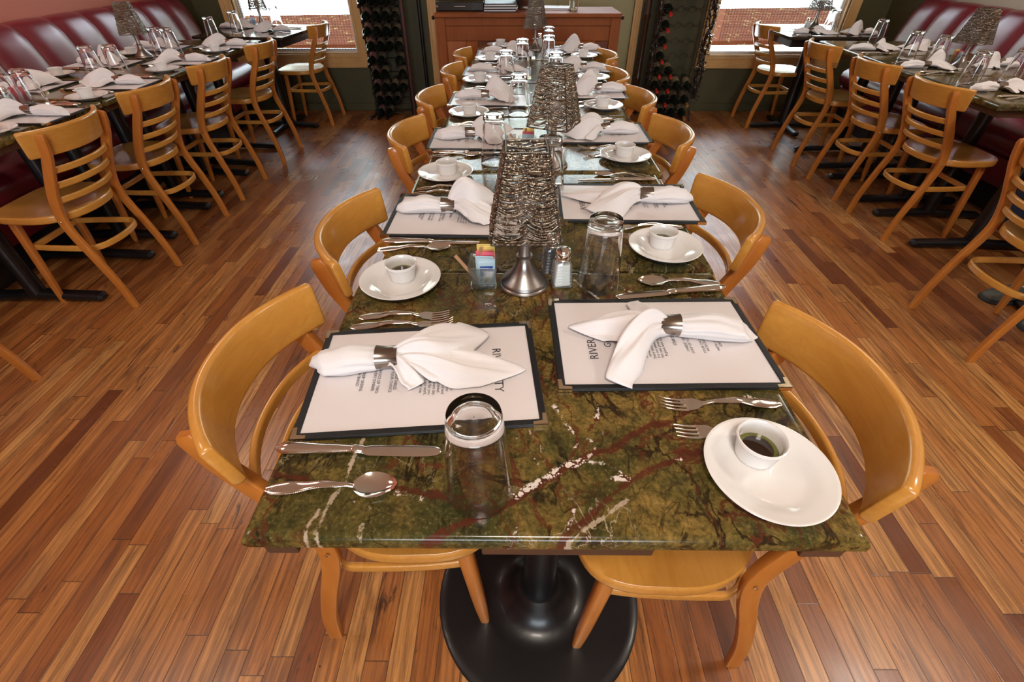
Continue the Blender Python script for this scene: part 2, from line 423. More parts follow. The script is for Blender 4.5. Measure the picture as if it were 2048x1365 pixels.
M_WALLG = mat_wall('olive_wall', (0.062, 0.055, 0.019), (0.084, 0.072, 0.026), 0.6)
M_WALLP = mat_wall('salmon_wall', (0.56, 0.17, 0.115), (0.62, 0.205, 0.14), 0.65)
M_WALLT = mat_wall('tan_wall', (0.50, 0.42, 0.33), (0.56, 0.48, 0.38), 0.65)
M_WALLW = mat_wall('warm_wall', (0.66, 0.50, 0.36), (0.70, 0.54, 0.40), 0.65)
M_DOORP = mat_wall('olive_door_panel', (0.30, 0.27, 0.12), (0.34, 0.31, 0.15), 0.4)
M_CEIL = mat_wall('cream_ceiling', (0.79, 0.69, 0.54), (0.83, 0.73, 0.58), 0.7)
M_SALT = simple('white_salt', (0.88, 0.87, 0.86), 0.6)
M_PEPPER = simple('ground_pepper', (0.05, 0.045, 0.04), 0.8, var=0.8, scale=900)
M_SKYB = simple('blue_packet', (0.03, 0.10, 0.42), 0.4)
M_LBLUE = simple('pale_blue_packet', (0.55, 0.72, 0.82), 0.4)
M_PINK = simple('pink_packet', (0.86, 0.16, 0.24), 0.4)
M_YEL = simple('yellow_packet', (0.90, 0.72, 0.22), 0.4)
M_KRAFT = simple('brown_sugar_packet', (0.44, 0.22, 0.10), 0.5)
M_PAVE = simple('pale_concrete', (0.78, 0.78, 0.76), 0.8, var=0.06, scale=2)
M_BOTTLE = simple('dark_bottle_glass', (0.006, 0.011, 0.008), 0.06, 0.0, 0.6, 0.1, 10)
M_LABEL = simple('cream_wine_label', (0.26, 0.20, 0.12), 0.6, var=0.35, scale=60)
M_LABELR = simple('floral_wine_label', (0.40, 0.20, 0.17), 0.6, var=0.9, scale=45)
M_REDCAP = simple('red_foil', (0.50, 0.02, 0.015), 0.3, 0.0, 0.3)
M_BLKCAP = simple('black_foil', (0.008, 0.008, 0.010), 0.3, 0.0, 0.3)
M_GOLDCAP = simple('amber_foil', (0.42, 0.20, 0.06), 0.3, 0.3)
M_REDWOOD = simple('dark_red_post', (0.085, 0.014, 0.010), 0.4, 0, 0.2)
M_BROWNP = simple('dark_brown_post', (0.055, 0.022, 0.010), 0.35, 0, 0.3)
M_VINE = simple('dark_vine', (0.030, 0.018, 0.013), 0.25, 0, 0.5, 0.6, 80)
M_DENIM = simple('blue_denim', (0.022, 0.038, 0.075), 0.85, var=0.3, scale=400, bstr=0.2)
M_SHIRT = simple('grey_shirt', (0.10, 0.10, 0.11), 0.85)
M_SKIN = simple('skin', (0.55, 0.30, 0.20), 0.5)
M_HAIR = simple('dark_hair', (0.03, 0.018, 0.01), 0.5, var=0.5, scale=200)
M_SHOE = simple('grey_green_shoe', (0.085, 0.085, 0.065), 0.6, var=0.4, scale=60)
M_SOLE = simple('dark_sole', (0.03, 0.03, 0.028), 0.7)
M_SOCK = simple('white_sock', (0.75, 0.74, 0.72), 0.9)
M_TRAYB = simple('black_tray', (0.010, 0.012, 0.013), 0.15, 0, 0.5)
M_WATER = mat_glass('water', (0.98, 1, 0.98), 0, 1.33)
M_LAMPF = simple('lamp_housing', (0.6, 0.6, 0.58), 0.5)

# blind: warm translucent reed strips
M_REED = simple('dark_reed', (0.045, 0.022, 0.012), 0.6)
def mat_brick():
    m, nt, out = newmat('rust_mulch_bed'); co = objco(nt)
    n = noise(nt, co, 3.2, 5, 0.6, 1.0); f = noise(nt, mapping(nt, co, (1.0, 0.35, 1)), 9, 4, 0.6, 0.5)
    c = mix(nt, n, (0.036, 0.0072, 0.0012), (0.054, 0.0115, 0.0022))
    c = mix(nt, mrange(nt, f, 0.60, 0.66), c, (0.11, 0.075, 0.025))
    bsdf(nt, out, Base_Color=c, Roughness=1.0, Specular_IOR_Level=0.05); return m
M_MULCH = mat_brick()
M_STREET = mat_wall('green_glare_block', (0.36, 0.38, 0.31), (0.40, 0.42, 0.35), 0.9)  # green tone of the added block, tints the window reflections
# ------------------------------------------------------------------ room shell
ZT = 0.76     # table top height
def plane_box(name, x0, x1, y0, y1, z0, z1, m, **k):
    o = MB().box(x0, x1, y0, y1, z0, z1).build(name, m, None, smooth=False, **k); struct(o); return o
plane_box('floor', -3.3, 3.7, -4.1, 5.12, -0.05, 0.0, M_FLOOR)
plane_box('ceiling', -3.3, 3.7, -4.1, 5.12, CEIL, CEIL + 0.05, M_CEIL)
plane_box('wall_left', -3.3, -3.08, -4.0, 5.12, 0, CEIL, M_WALLP)
plane_box('wall_right', 3.42, 3.7, -4.0, 5.12, 0, CEIL, M_WALLT)
plane_box('wall_right_return', 3.32, 3.42, 4.50, YW, 0, CEIL, M_WALLG)
plane_box('wall_left_return', -3.08, -2.985, 4.70, YW, 0, CEIL, M_WALLG)
# back wall around its three openings
b = MB(); xs = [-3.08, OPEN[0][0], OPEN[0][1], OPEN[2][0], OPEN[2][1], OPEN[1][0], OPEN[1][1], 3.42]
for i in range(7):
    o_ = {1: OPEN[0], 3: (0, 0, 0.0, OPEN[2][3]), 5: OPEN[1]}.get(i)
    if o_ is None: b.box(xs[i], xs[i + 1], YW, YW + 0.12, 0, CEIL)
    else:
        if o_[2] > 0: b.box(xs[i], xs[i + 1], YW, YW + 0.12, 0, o_[2])
        b.box(xs[i], xs[i + 1], YW, YW + 0.12, o_[3], CEIL)
struct(b.build('wall_back', M_WALLG, smooth=False))
b = MB()
b.box(-0.775, 1.02, YW + 0.02, YW + 0.09, 0, 1.16); b.box(0.33, 0.336, YW + 0.012, YW + 0.02, 0, 1.16)
struct(b.build('door_1', M_DOORP, smooth=False))
# front wall with its storefront opening (behind the camera)
b = MB(); y0, y1 = -4.0, -3.88; a, c, z0, z1 = FRONT
b.box(-3.08, a, y0, y1, 0, CEIL); b.box(c, 3.42, y0, y1, 0, CEIL); b.box(a, c, y0, y1, 0, z0); b.box(a, c, y0, y1, z1, CEIL)
struct(b.build('wall_front', M_WALLW, smooth=False))
b = MB().box(a, c, -3.95, -3.945, z0, z1); struct(b.build('window_4', M_PANE, smooth=False))
# baseboard
struct(MB().box(-3.08, -0.86, YW - 0.014, YW, 0, 0.07).build('baseboard_back', M_WALLG, smooth=False, bevel=0.003))
struct(MB().box(1.085, 3.32, YW - 0.014, YW, 0, 0.07).build('baseboard_back_right', M_WALLG, smooth=False, bevel=0.003))

def frame(name, x0, x1, z0, z1, w, stepped=True):
    """moulded casing round an opening"""
    b = MB()
    for k, (o0, o1, d) in enumerate(((0, w, 0.018), (w * 0.62, w * 0.95, 0.026), (0.0, w * 0.22, 0.024))):
        a0, a1 = o0, o1
        y = YW - d
        b.box(x0 - a1, x0 - a0, y, YW, z0 - a1, z1 + a1); b.box(x1 + a0, x1 + a1, y, YW, z0 - a1, z1 + a1)
        b.box(x0 - a0, x1 + a0, y, YW, z0 - a1, z0 - a0); b.box(x0 - a0, x1 + a0, y, YW, z1 + a0, z1 + a1)
    # reveal
    b.box(x0 - 0.004, x0 + 0.012, YW, YW + 0.12, z0, z1); b.box(x1 - 0.012, x1 + 0.004, YW, YW + 0.12, z0, z1)
    b.box(x0, x1, YW, YW + 0.12, z0 - 0.004, z0 + 0.012); b.box(x0, x1, YW, YW + 0.12, z1 - 0.012, z1 + 0.004)
    return b
M_SASH = simple('white_sash', (0.80, 0.79, 0.76), 0.4)
for n, (x0, x1, z0, z1) in ((1, OPEN[0]), (2, OPEN[1])):
    w = MB(); y0, y1 = YW + 0.055, YW + 0.09; t = 0.035
    w.box(x0 + .012, x0 + t, y0, y1, z0 + .012, z1 - .012); w.box(x1 - t, x1 - .012, y0, y1, z0 + .012, z1 - .012)
    w.box(x0 + t, x1 - t, y0, y1, z0 + .012, z0 + t); w.box(x0 + t, x1 - t, y0, y1, z1 - t, z1 - .012)
    root = struct(w.build('window_%d' % n, M_SASH, smooth=False))
    frame('c', x0, x1, z0, z1, 0.10 if n == 2 else 0.115).build('window_frame', M_TRIM, root, smooth=False, bevel=0.003)
    MB().box(x0 + t, x1 - t, y0 + .014, y0 + .019, z0 + t, z1 - t).build('glass_pane', M_PANE, root, smooth=False)
# casing of the middle opening, running to the floor, with its own transom glass
b = MB()
for s0, s1 in ((-0.855, -0.775), (1.02, 1.088)):
    b.box(s0, s1, YW - 0.022, YW, 0, 2.38); b.box(s0 + 0.02, s1 - 0.028, YW - 0.030, YW, 0, 2.38)
b.box(-0.775, 1.02, YW - 0.022, YW, 2.30, 2.38); b.box(-0.775, 1.02, YW - 0.0, YW + 0.1, 1.16, 1.185)
struct(b.build('trim_1', M_TRIM, smooth=False, bevel=0.003))
struct(MB().box(-0.775, 1.02, YW + 0.05, YW + 0.055, 1.185, 2.30).build('window_3', M_PANE, smooth=False))

# woven see-through blinds
def blind(x0, x1, zb, zt, label):
    r = empty('window_blind', ((x0 + x1) / 2, YW + 0.035, zb)); w = (x1 - x0) / 2
    b = MB(); z = 0.004
    while z < zt - zb: b.box(-w, w, -0.0009, 0.0009, z, z + 0.0022); z += 0.0125
    b.build('reed_strips', M_REED, r, smooth=False)
    b = MB(); x = -w + 0.004
    while x < w: b.box(x, x + 0.0024, -0.0024, -0.0010, 0, zt - zb); x += 0.0265
    b.build('cords', M_REED, r, smooth=False)
    tag(r, label, 'blind'); return r
blind(OPEN[0][0] + 0.03, OPEN[0][1] - 0.03, 0.525, 2.12, 'see-through woven reed blind over the left window')
blind(OPEN[1][0] + 0.085, OPEN[1][1] - 0.05, 0.575, 2.12, 'see-through woven reed blind over the right window')
# outside
plane_box('ground_outside', -14, 14, 5.12, 40, -0.06, -0.01, M_PAVE)
# window 4 looks on to paving too
plane_box('ground_street', -14, 14, -30, -4.1, -0.06, -0.01, M_PAVE)
o = MB().box(-16, 16, 22, 22.4, 0, 8.5).build('street_glare_block', M_STREET, smooth=False); tag(o, 'unseen green building added across the street to dim window reflections', 'building')  # added out of view, hides low sky so the tabletops glare less
r = MB()
rng = random.Random(4)
r.rings([[(-9, 8.3, z), (9, 9.3, z), (9, 14.6, z), (-9, 12.2, z)] for z in (-.01, .05)])
o = r.build('mulch_bed', M_MULCH, smooth=False); tag(o, 'rust brown planting bed outside the windows', 'flower bed')

# ------------------------------------------------------------------ banquettes
def banquette(name, side, xf, y0, y1, zt, panel, label, dx=0.0):
    """side -1 = against the left wall; xf = seat front |x|"""
    root = empty(name, (0, 0, 0)); tag(root, label, 'banquette')
    s = side
    # plinth
    MB().box(min(s * (xf + .10), s * (3.05 + dx)), max(s * (xf + .10), s * (3.05 + dx)), y0, y1, 0, 0.16).build('plinth', M_BLACK, root, smooth=False)
    # seat with rolled front edge and padded fall
    prof = [(xf + 0.06, 0.16), (xf + 0.03, 0.24), (xf + 0.035, 0.315), (xf + 0.055, 0.325), (xf + 0.02, 0.335), (xf - 0.005, 0.38), (xf + 0.01, 0.435), (xf + 0.06, 0.468), (xf + 0.2, 0.475), (xf + .36, 0.465), (xf + .36, 0.16)]
    rs = []
    n = 2
    for i in range(n): rs.append([(s * a, y0 + (y1 - y0) * i / (n - 1), z) for a, z in prof])
    MB().rings(rs).build('seat', M_VINYL, root, angle=50)
    # channelled back
    k = max(1, round((y1 - y0) / panel)); pw = (y1 - y0) / k
    for i in range(k):
        ya = y0 + i * pw; NY = 12
        bp = [(a + dx, q) for a, q in ((2.76, 0.44), (2.795, 0.56), (2.835, 0.72), (2.868, 0.83), (2.90, 0.90), (2.945, zt - 0.012), (3.0, zt), (3.07, zt - 0.01))]
        sp = spline([(a, 0, z) for a, z in bp], 4)
        rs = []
        for j in range(NY + 1):
            t = j / NY; puff = 0.022 * (1 - abs(2 * t - 1) ** 4) - 0.022
            ring = []
            for q, (a, _, z) in enumerate(sp):
                u = q / (len(sp) - 1); nx = 1.0 - 0.75 * max(0, (u - 0.6) / 0.4); nz = max(0, (u - 0.5) / 0.5)
                ring.append((s * (a - puff * nx), ya + pw * (0.004 + 0.992 * t), z + puff * nz))
            ring += [(s * (3.075 + dx), ya + pw * t, 0.44)]
            rs.append(ring)
        MB().rings(rs).build('back_panel', M_VINYL, root, angle=60)
    return root
banquette('banquette', -1, 2.49, 0.62, 4.66, 0.965, 0.288, 'burgundy vinyl banquette with channelled back along the salmon wall')
banquette('banquette', 1, 2.86, 0.55, 4.46, 0.966, 0.285, 'burgundy vinyl banquette with channelled back along the right wall', 0.34)

# ------------------------------------------------------------------ tables
def seg_dist(P, A, B):
    d = B - A; L = max((d * d).sum(), 1e-12); t = np.clip(((P - A) @ d) / L, 0, 1)
    return np.sqrt(((P - (A + t[:, None] * d)) ** 2).sum(1))
def vein_fields(me, veins, ox, oy):
    P = np.array([(v.co.x + ox, v.co.y + oy) for v in me.vertices])
    for kind in ('rust', 'white', 'pale'):
        d = np.full(len(P), 1.0)
        for k, w, pl in veins:
            if k != kind: continue
            pl = np.array(pl, float)
            for a, b_ in zip(pl[:-1], pl[1:]): d = np.minimum(d, seg_dist(P, a, b_) - w)
        at = me.attributes.new(kind, 'FLOAT', 'POINT'); at.data.foreach_set('value', d.astype(np.float32))
def rand_veins(seed, W, D):
    rg = random.Random(seed); out = []
    for _ in range(15):
        kind = rg.choice(['rust'] * 5 + ['white'] * 2 + ['pale']); x = rg.uniform(-W / 2, W / 2); y = rg.uniform(-D / 2, D / 2)
        a = rg.choice([0.5, 0.6, 2.2, 2.5, 1.1]) + rg.uniform(-.3, .3); pl = [(x, y)]
        w = rg.choice([.0012, .002, .003, .005]) * (1 if kind != 'pale' else .5)
        for i in range(rg.randint(3, 9)):
            a += rg.uniform(-.5, .5); x += .07 * cos(a); y += .07 * sin(a); pl.append((x, y))
        out.append((kind, w, pl))
        if kind == 'white' or rg.random() < .3: out.append(('rust', w * 1.6, pl)); out.append(('white', w * 0.8, pl[1:4]))
    return out
def tabletop(W, D, T, veins, ox=0, oy=0, res=0.01):
    e = [(0, -T), (0, -T * 0.55), (0.0008, -T * 0.35), (0.003, -T * 0.14), (0.007, -0.0006), (0.012, 0)]
    def axis(L):
        n = max(4, int(L / res)); a = [(-L / 2 + d, z) for d, z in e]
        a += [(-L / 2 + 0.012 + (L - 0.024) * i / n, 0) for i in range(1, n)]
        a += [(L / 2 - d, z) for d, z in reversed(e)]; return a
    ax, ay = axis(W), axis(D); vs = []; fs = []
    for y, zy in ay:
        for x, zx in ax: vs.append((x, y, min(zx, zy)))
    nx = len(ax); ny = len(ay)
    for j in range(ny - 1):
        for i in range(nx - 1):
            a = j * nx + i; fs.append((a, a + 1, a + nx + 1, a + nx))
    k = len(vs); vs += [(-W / 2, -D / 2, -T), (W / 2, -D / 2, -T), (W / 2, D / 2, -T), (-W / 2, D / 2, -T)]
    fs.append((k, k + 3, k + 2, k + 1))
    b = MB(); b.add(vs, fs); return b
VEINS = [('rust',0.0065,[(-0.16,-0.005),(-0.107,0.023),(-0.064,0.041),(-0.032,0.062),(0.009,0.092),(0.038,0.112),(0.071,0.131),(0.09,0.131),(0.114,0.151),(0.155,0.177),(0.17,0.181)]),
('rust',0.0015,[(-0.004,0.249),(0.009,0.228),(0.023,0.202),(0.039,0.164),(0.047,0.146)]),
('rust',0.003,[(0.102,0.25),(0.082,0.198),(0.061,0.162),(0.048,0.142),(0.031,0.12)]),
('rust',0.0025,[(0.143,0.25),(0.154,0.208),(0.163,0.177),(0.175,0.152),(0.181,0.117),(0.193,0.078),(0.198,0.049),(0.204,0.01),(0.205,-0.003)]),
('rust',0.0055,[(0.216,0.132),(0.177,0.117),(0.139,0.101),(0.109,0.085),(0.086,0.066),(0.063,0.045),(0.028,0.015),(0.002,-0.007)]),
('rust',0.0015,[(0.043,0.066),(0.067,0.074),(0.096,0.089),(0.11,0.087)]),
('rust',0.003,[(0.034,0.066),(0.03,0.041),(0.022,0.021),(0.01,-0.004)]),
('rust',0.005,[(-0.393,0.094),(-0.342,0.084),(-0.297,0.078),(-0.267,0.075),(-0.224,0.074),(-0.194,0.068),(-0.151,0.059),(-0.131,0.054),(-0.106,0.046),(-0.064,0.042)]),
('rust',0.0025,[(-0.195,0.072),(-0.152,0.065),(-0.11,0.06),(-0.078,0.063),(-0.045,0.065)]),
('rust',0.0015,[(0.195,0.248),(0.214,0.229),(0.234,0.217),(0.256,0.189),(0.301,0.171)]),
('rust',0.004,[(0.163,0.176),(0.182,0.181),(0.204,0.194),(0.233,0.214)]),
('rust',0.0035,[(0.18,0.13),(0.216,0.13),(0.24,0.139)]),
('rust',0.002,[(-0.051,-0.001),(-0.042,0.021),(-0.039,0.048)]),
('rust',0.002,[(-0.017,0.048),(0.005,0.031),(0.035,0.024)]),
('rust',0.0015,[(0.177,0.117),(0.195,0.105),(0.197,0.067)]),
('rust',0.0025,[(-0.405,0.43),(-0.362,0.459),(-0.304,0.427),(-0.215,0.476),(-0.116,0.48),(-0.071,0.477)]),
('rust',0.003,[(-0.066,0.477),(-0.099,0.44),(-0.143,0.39),(-0.161,0.345)]),
('rust',0.0025,[(-0.076,0.477),(-0.061,0.417),(-0.037,0.346)]),
('rust',0.003,[(0.06,0.571),(0.091,0.516),(0.124,0.49),(0.162,0.478)]),
('rust',0.0025,[(0.163,0.582),(0.19,0.517),(0.225,0.499)]),
('rust',0.002,[(0.332,0.252),(0.348,0.23),(0.358,0.2),(0.371,0.162)]),
('rust',0.003,[(-0.391,0.344),(-0.4,0.269),(-0.385,0.195)]),
('rust',0.0025,[(0.098,0.169),(0.07,0.146)]),
('rust',0.0025,[(0.327,0.001),(0.329,0.03),(0.319,0.05)]),
('white',0.0045,[(-0.045,0.06),(-0.026,0.071),(-0.009,0.084),(0.009,0.096),(0.03,0.108),(0.048,0.115)]),
('white',0.0015,[(0.048,0.115),(0.067,0.129)]),
('white',0.0015,[(0.016,0.216),(0.028,0.186),(0.039,0.161),(0.046,0.145),(0.041,0.137)]),
('white',0.002,[(0.085,0.216),(0.077,0.19)]),
('white',0.002,[(0.046,0.112),(0.072,0.112),(0.086,0.106),(0.097,0.095),(0.108,0.087)]),
('white',0.0015,[(0.03,0.041),(0.024,0.024),(0.019,0.016)]),
('white',0.0025,[(0.079,0.572),(0.101,0.538),(0.129,0.49)]),
('white',0.002,[(0.161,0.572),(0.181,0.535),(0.217,0.508)]),
('white',0.0015,[(-0.203,0.064),(-0.186,0.061),(-0.162,0.054)]),
('white',0.0015,[(0.06,0.153),(0.071,0.132)]),
('white',0.002,[(0.086,0.087),(0.11,0.087)]),
('white',0.0015,[(0.206,0.229),(0.233,0.214)]),
('white',0.002,[(0.319,0.239),(0.34,0.23)]),
('white',0.002,[(-0.117,0.487),(-0.086,0.477)]),
('white',0.002,[(-0.051,-0.001),(-0.044,0.014)]),
('white',0.0025,[(0.175,0.121),(0.185,0.119)]),
('pale',0.0025,[(-0.266,0.15),(-0.272,0.111),(-0.273,0.077),(-0.283,0.053),(-0.287,0.023),(-0.288,0.009),(-0.282,-0.007)]),
('pale',0.0015,[(-0.293,0.039),(-0.302,0.012),(-0.297,-0.008)]),
('pale',0.0006,[(-0.255,0.055),(-0.24,0.026),(-0.233,0.001)]),
('pale',0.0006,[(-0.23,0.046),(-0.231,0.019),(-0.232,0.001)]),
('pale',0.0006,[(-0.052,0.162),(-0.024,0.128),(-0.007,0.093)]),
('pale',0.0006,[(-0.026,0.168),(-0.01,0.141),(-0.005,0.112)]),
('pale',0.0016,[(0.1,0.056),(0.071,0.035),(0.041,0.015),(0.018,-0.001)]),
('pale',0.0006,[(0.081,0.178),(0.085,0.147)]),
('pale',0.002,[(-0.375,-0.007),(-0.302,-0.008),(-0.266,-0.007)])]

def center_table(cx, y0, y1, W, seed, label, veins=None):
    cy = (y0 + y1) / 2; D = y1 - y0
    r = empty('marble_table', (cx, cy, 0)); tag(r, label, 'table', None)
    t = tabletop(W, D, 0.021, None, res=0.005 if veins else 0.011).build('tabletop', M_MARB, r, angle=70); t.location.z = ZT
    if veins: vein_fields(t.data, veins, cx, cy)
    else: vein_fields(t.data, rand_veins(seed, W, D), 0, 0)
    for xa, xb in ((-W / 2 + .022, -W / 2 + .062), (-0.09, 0.125), (W / 2 - .075, W / 2 - .022)):
        MB().box(xa, xb, -D / 2 + 0.0015, D / 2 - 0.02, ZT - 0.021 - 0.020, ZT - 0.0212).build('wood_block', M_PLY, r, smooth=False, bevel=0.002)
    MB().lathe([(0.0, 0.735), (0.09, 0.735), (0.09, 0.722), (0.045, 0.70), (0.040, 0.66), (0.040, 0.10), (0.046, 0.075), (0.049, 0.05)], 40).build('column', M_BLACK, r)
    o = MB().lathe([(0, 0.075), (0.052, 0.074), (0.058, 0.066), (0.064, 0.052), (0.074, 0.036), (0.088, 0.022), (0.104, 0.013), (0.125, 0.0100), (0.138, 0.0096), (0.19, 0.009), (0.235, 0.0085), (0.252, 0.0075), (0.258, 0.004), (0.258, 0.0), (0, 0)], 72).build('base', M_BLACK, r, angle=50)
    if True:
        o.location = (0.017 - cx if veins else 0, 0.231 - cy if veins else 0, 0)
        c = [x for x in r.children if x.name.startswith('column')][0]; c.location = o.location
    return r
NTH = ['nearest', 'second', 'third', 'fourth', 'fifth', 'farthest']
CT = [(0.003, 0.0, 0.606, 0.766), (0.020, 0.612, 1.176, 0.745), (0.040, 1.184, 1.792, 0.752), (0.050, 1.800, 2.408, 0.755), (0.058, 2.416, 3.020, 0.755), (0.064, 3.028, 3.640, 0.755)]
for i, (cx, a, c, w) in enumerate(CT):
    lab = ['green and brown marble table nearest the camera in the middle row', 'marble table second from the camera in the middle row',
           'marble table third from the camera in the middle row', 'marble table fourth from the camera in the middle row',
           'marble table fifth from the camera in the middle row', 'marble table at the far end of the middle row, before the wooden cabinet'][i]
    center_table(cx, a, c, w, 10 + i, lab, VEINS if i == 0 else None)

# banquette tables on pairs of trestle feet
def side_table(s, seed, xlen=0.76, D=0.59):
    r = empty('marble_table', (0, 0, 0))
    t = tabletop(xlen, D, 0.026, None, res=0.014).build('tabletop', M_MARB, r, angle=70); t.location.z = ZT
    vein_fields(t.data, rand_veins(seed, xlen, D), 0, 0)
    MB().box(-xlen / 2 + .03, xlen / 2 - .03, -D / 2 + .015, D / 2 - .015, ZT - .060, ZT - .0265).build('apron', M_PLY, r, smooth=False, bevel=0.003)
    for sy in (-0.195, 0.195):
        MB().tube([(-0.0, sy, 0.04), (0, sy, ZT - 0.06)], 0.036, 20).build('column', M_BLACK, r)
        b = MB(); L = 0.31
        pts = [(-L, sy, 0.018), (-L + 0.012, sy, 0.022), (-0.10, sy, 0.030), (0, sy, 0.038), (0.10, sy, 0.030), (L - 0.012, sy, 0.022), (L, sy, 0.018)]
        b.sweep(pts, [(x * 1.0, z * 1.0) for x, z in rrect(0.058, 0.034, 0.014)], scale=[0.6, 1, 1, 1.1, 1, 1, 0.6])
        b.build('foot_bar', M_BLACK, r)
    return r
st = Proto(side_table(1, 77)); st2 = Proto(side_table(1, 99))
LT = [(-2.325, 1.745, 0.0), (-2.325, 2.36, 0.0), (-2.33, 2.935, 0.0), (-2.335, 3.525, 0.0)]
for i, (x, y, a) in enumerate(LT):
    (st, st2)[i % 2].place((x, y, 0), a, ['marble table at the left banquette nearest the camera, with red sugar packets', 'marble table second from the camera along the left banquette',
        'marble table third from the camera along the left banquette', 'farthest marble table along the left banquette'][i], None, cat='table')
RT = [(2.50, 2.275), (2.525, 2.875), (2.55, 3.475)]
for i, (x, y) in enumerate(RT):
    (st, st2)[(i + 1) % 2].place((x, y, 0), radians(-3), ['marble table at the right banquette nearest the camera', 'middle marble table along the right banquette, under the beaded lamp',
        'farthest marble table along the right banquette'][i], None, cat='table')
(st, st2)[0].place((2.60, 1.30, 0), radians(-3), 'marble table at the right banquette where two people sit, mostly out of frame', None, cat='table')
# dark window tables
def window_table():
    r = empty('window_table')
    t = MB().box(-0.37, 0.37, -0.37, 0.37, 0, 0.022).build('tabletop', M_DARKTOP, r, smooth=False, bevel=0.004); t.location.z = ZT - 0.022
    MB().box(-0.33, 0.33, -0.33, 0.33, ZT - 0.075, ZT - 0.0225).build('apron', M_DARKWD, r, smooth=False, bevel=0.003)
    MB().tube([(0, 0, 0.04), (0, 0, ZT - 0.075)], 0.045, 24).build('column', M_BLACK, r)
    for k in range(2):
        b = MB(); L = 0.29; ca, sa = (1, 0) if k == 0 else (0, 1)
        pts = [(d * ca, d * sa, z) for d, z in ((-L, .018), (-L + .012, .022), (-.1, .03), (0, .038), (.1, .03), (L - .012, .022), (L, .018))]
        b.sweep(pts, rrect(0.058, 0.034, 0.014), scale=[0.6, 1, 1, 1.1, 1, 1, 0.6]); b.build('foot_bar', M_BLACK, r)
    return r
M_DARKTOP = simple('dark_polished_top', (0.035, 0.024, 0.018), 0.10, 0, 0.6)
M_DARKWD = simple('dark_wood_edge', (0.022, 0.014, 0.012), 0.3, 0, 0.2)
wt = Proto(window_table())
wt.place((-2.17, 4.33, 0), radians(-6), 'dark table under the left window', None, cat='table')
wt.place((2.42, 4.33, 0), radians(0), 'dark table under the right window', None, cat='table')

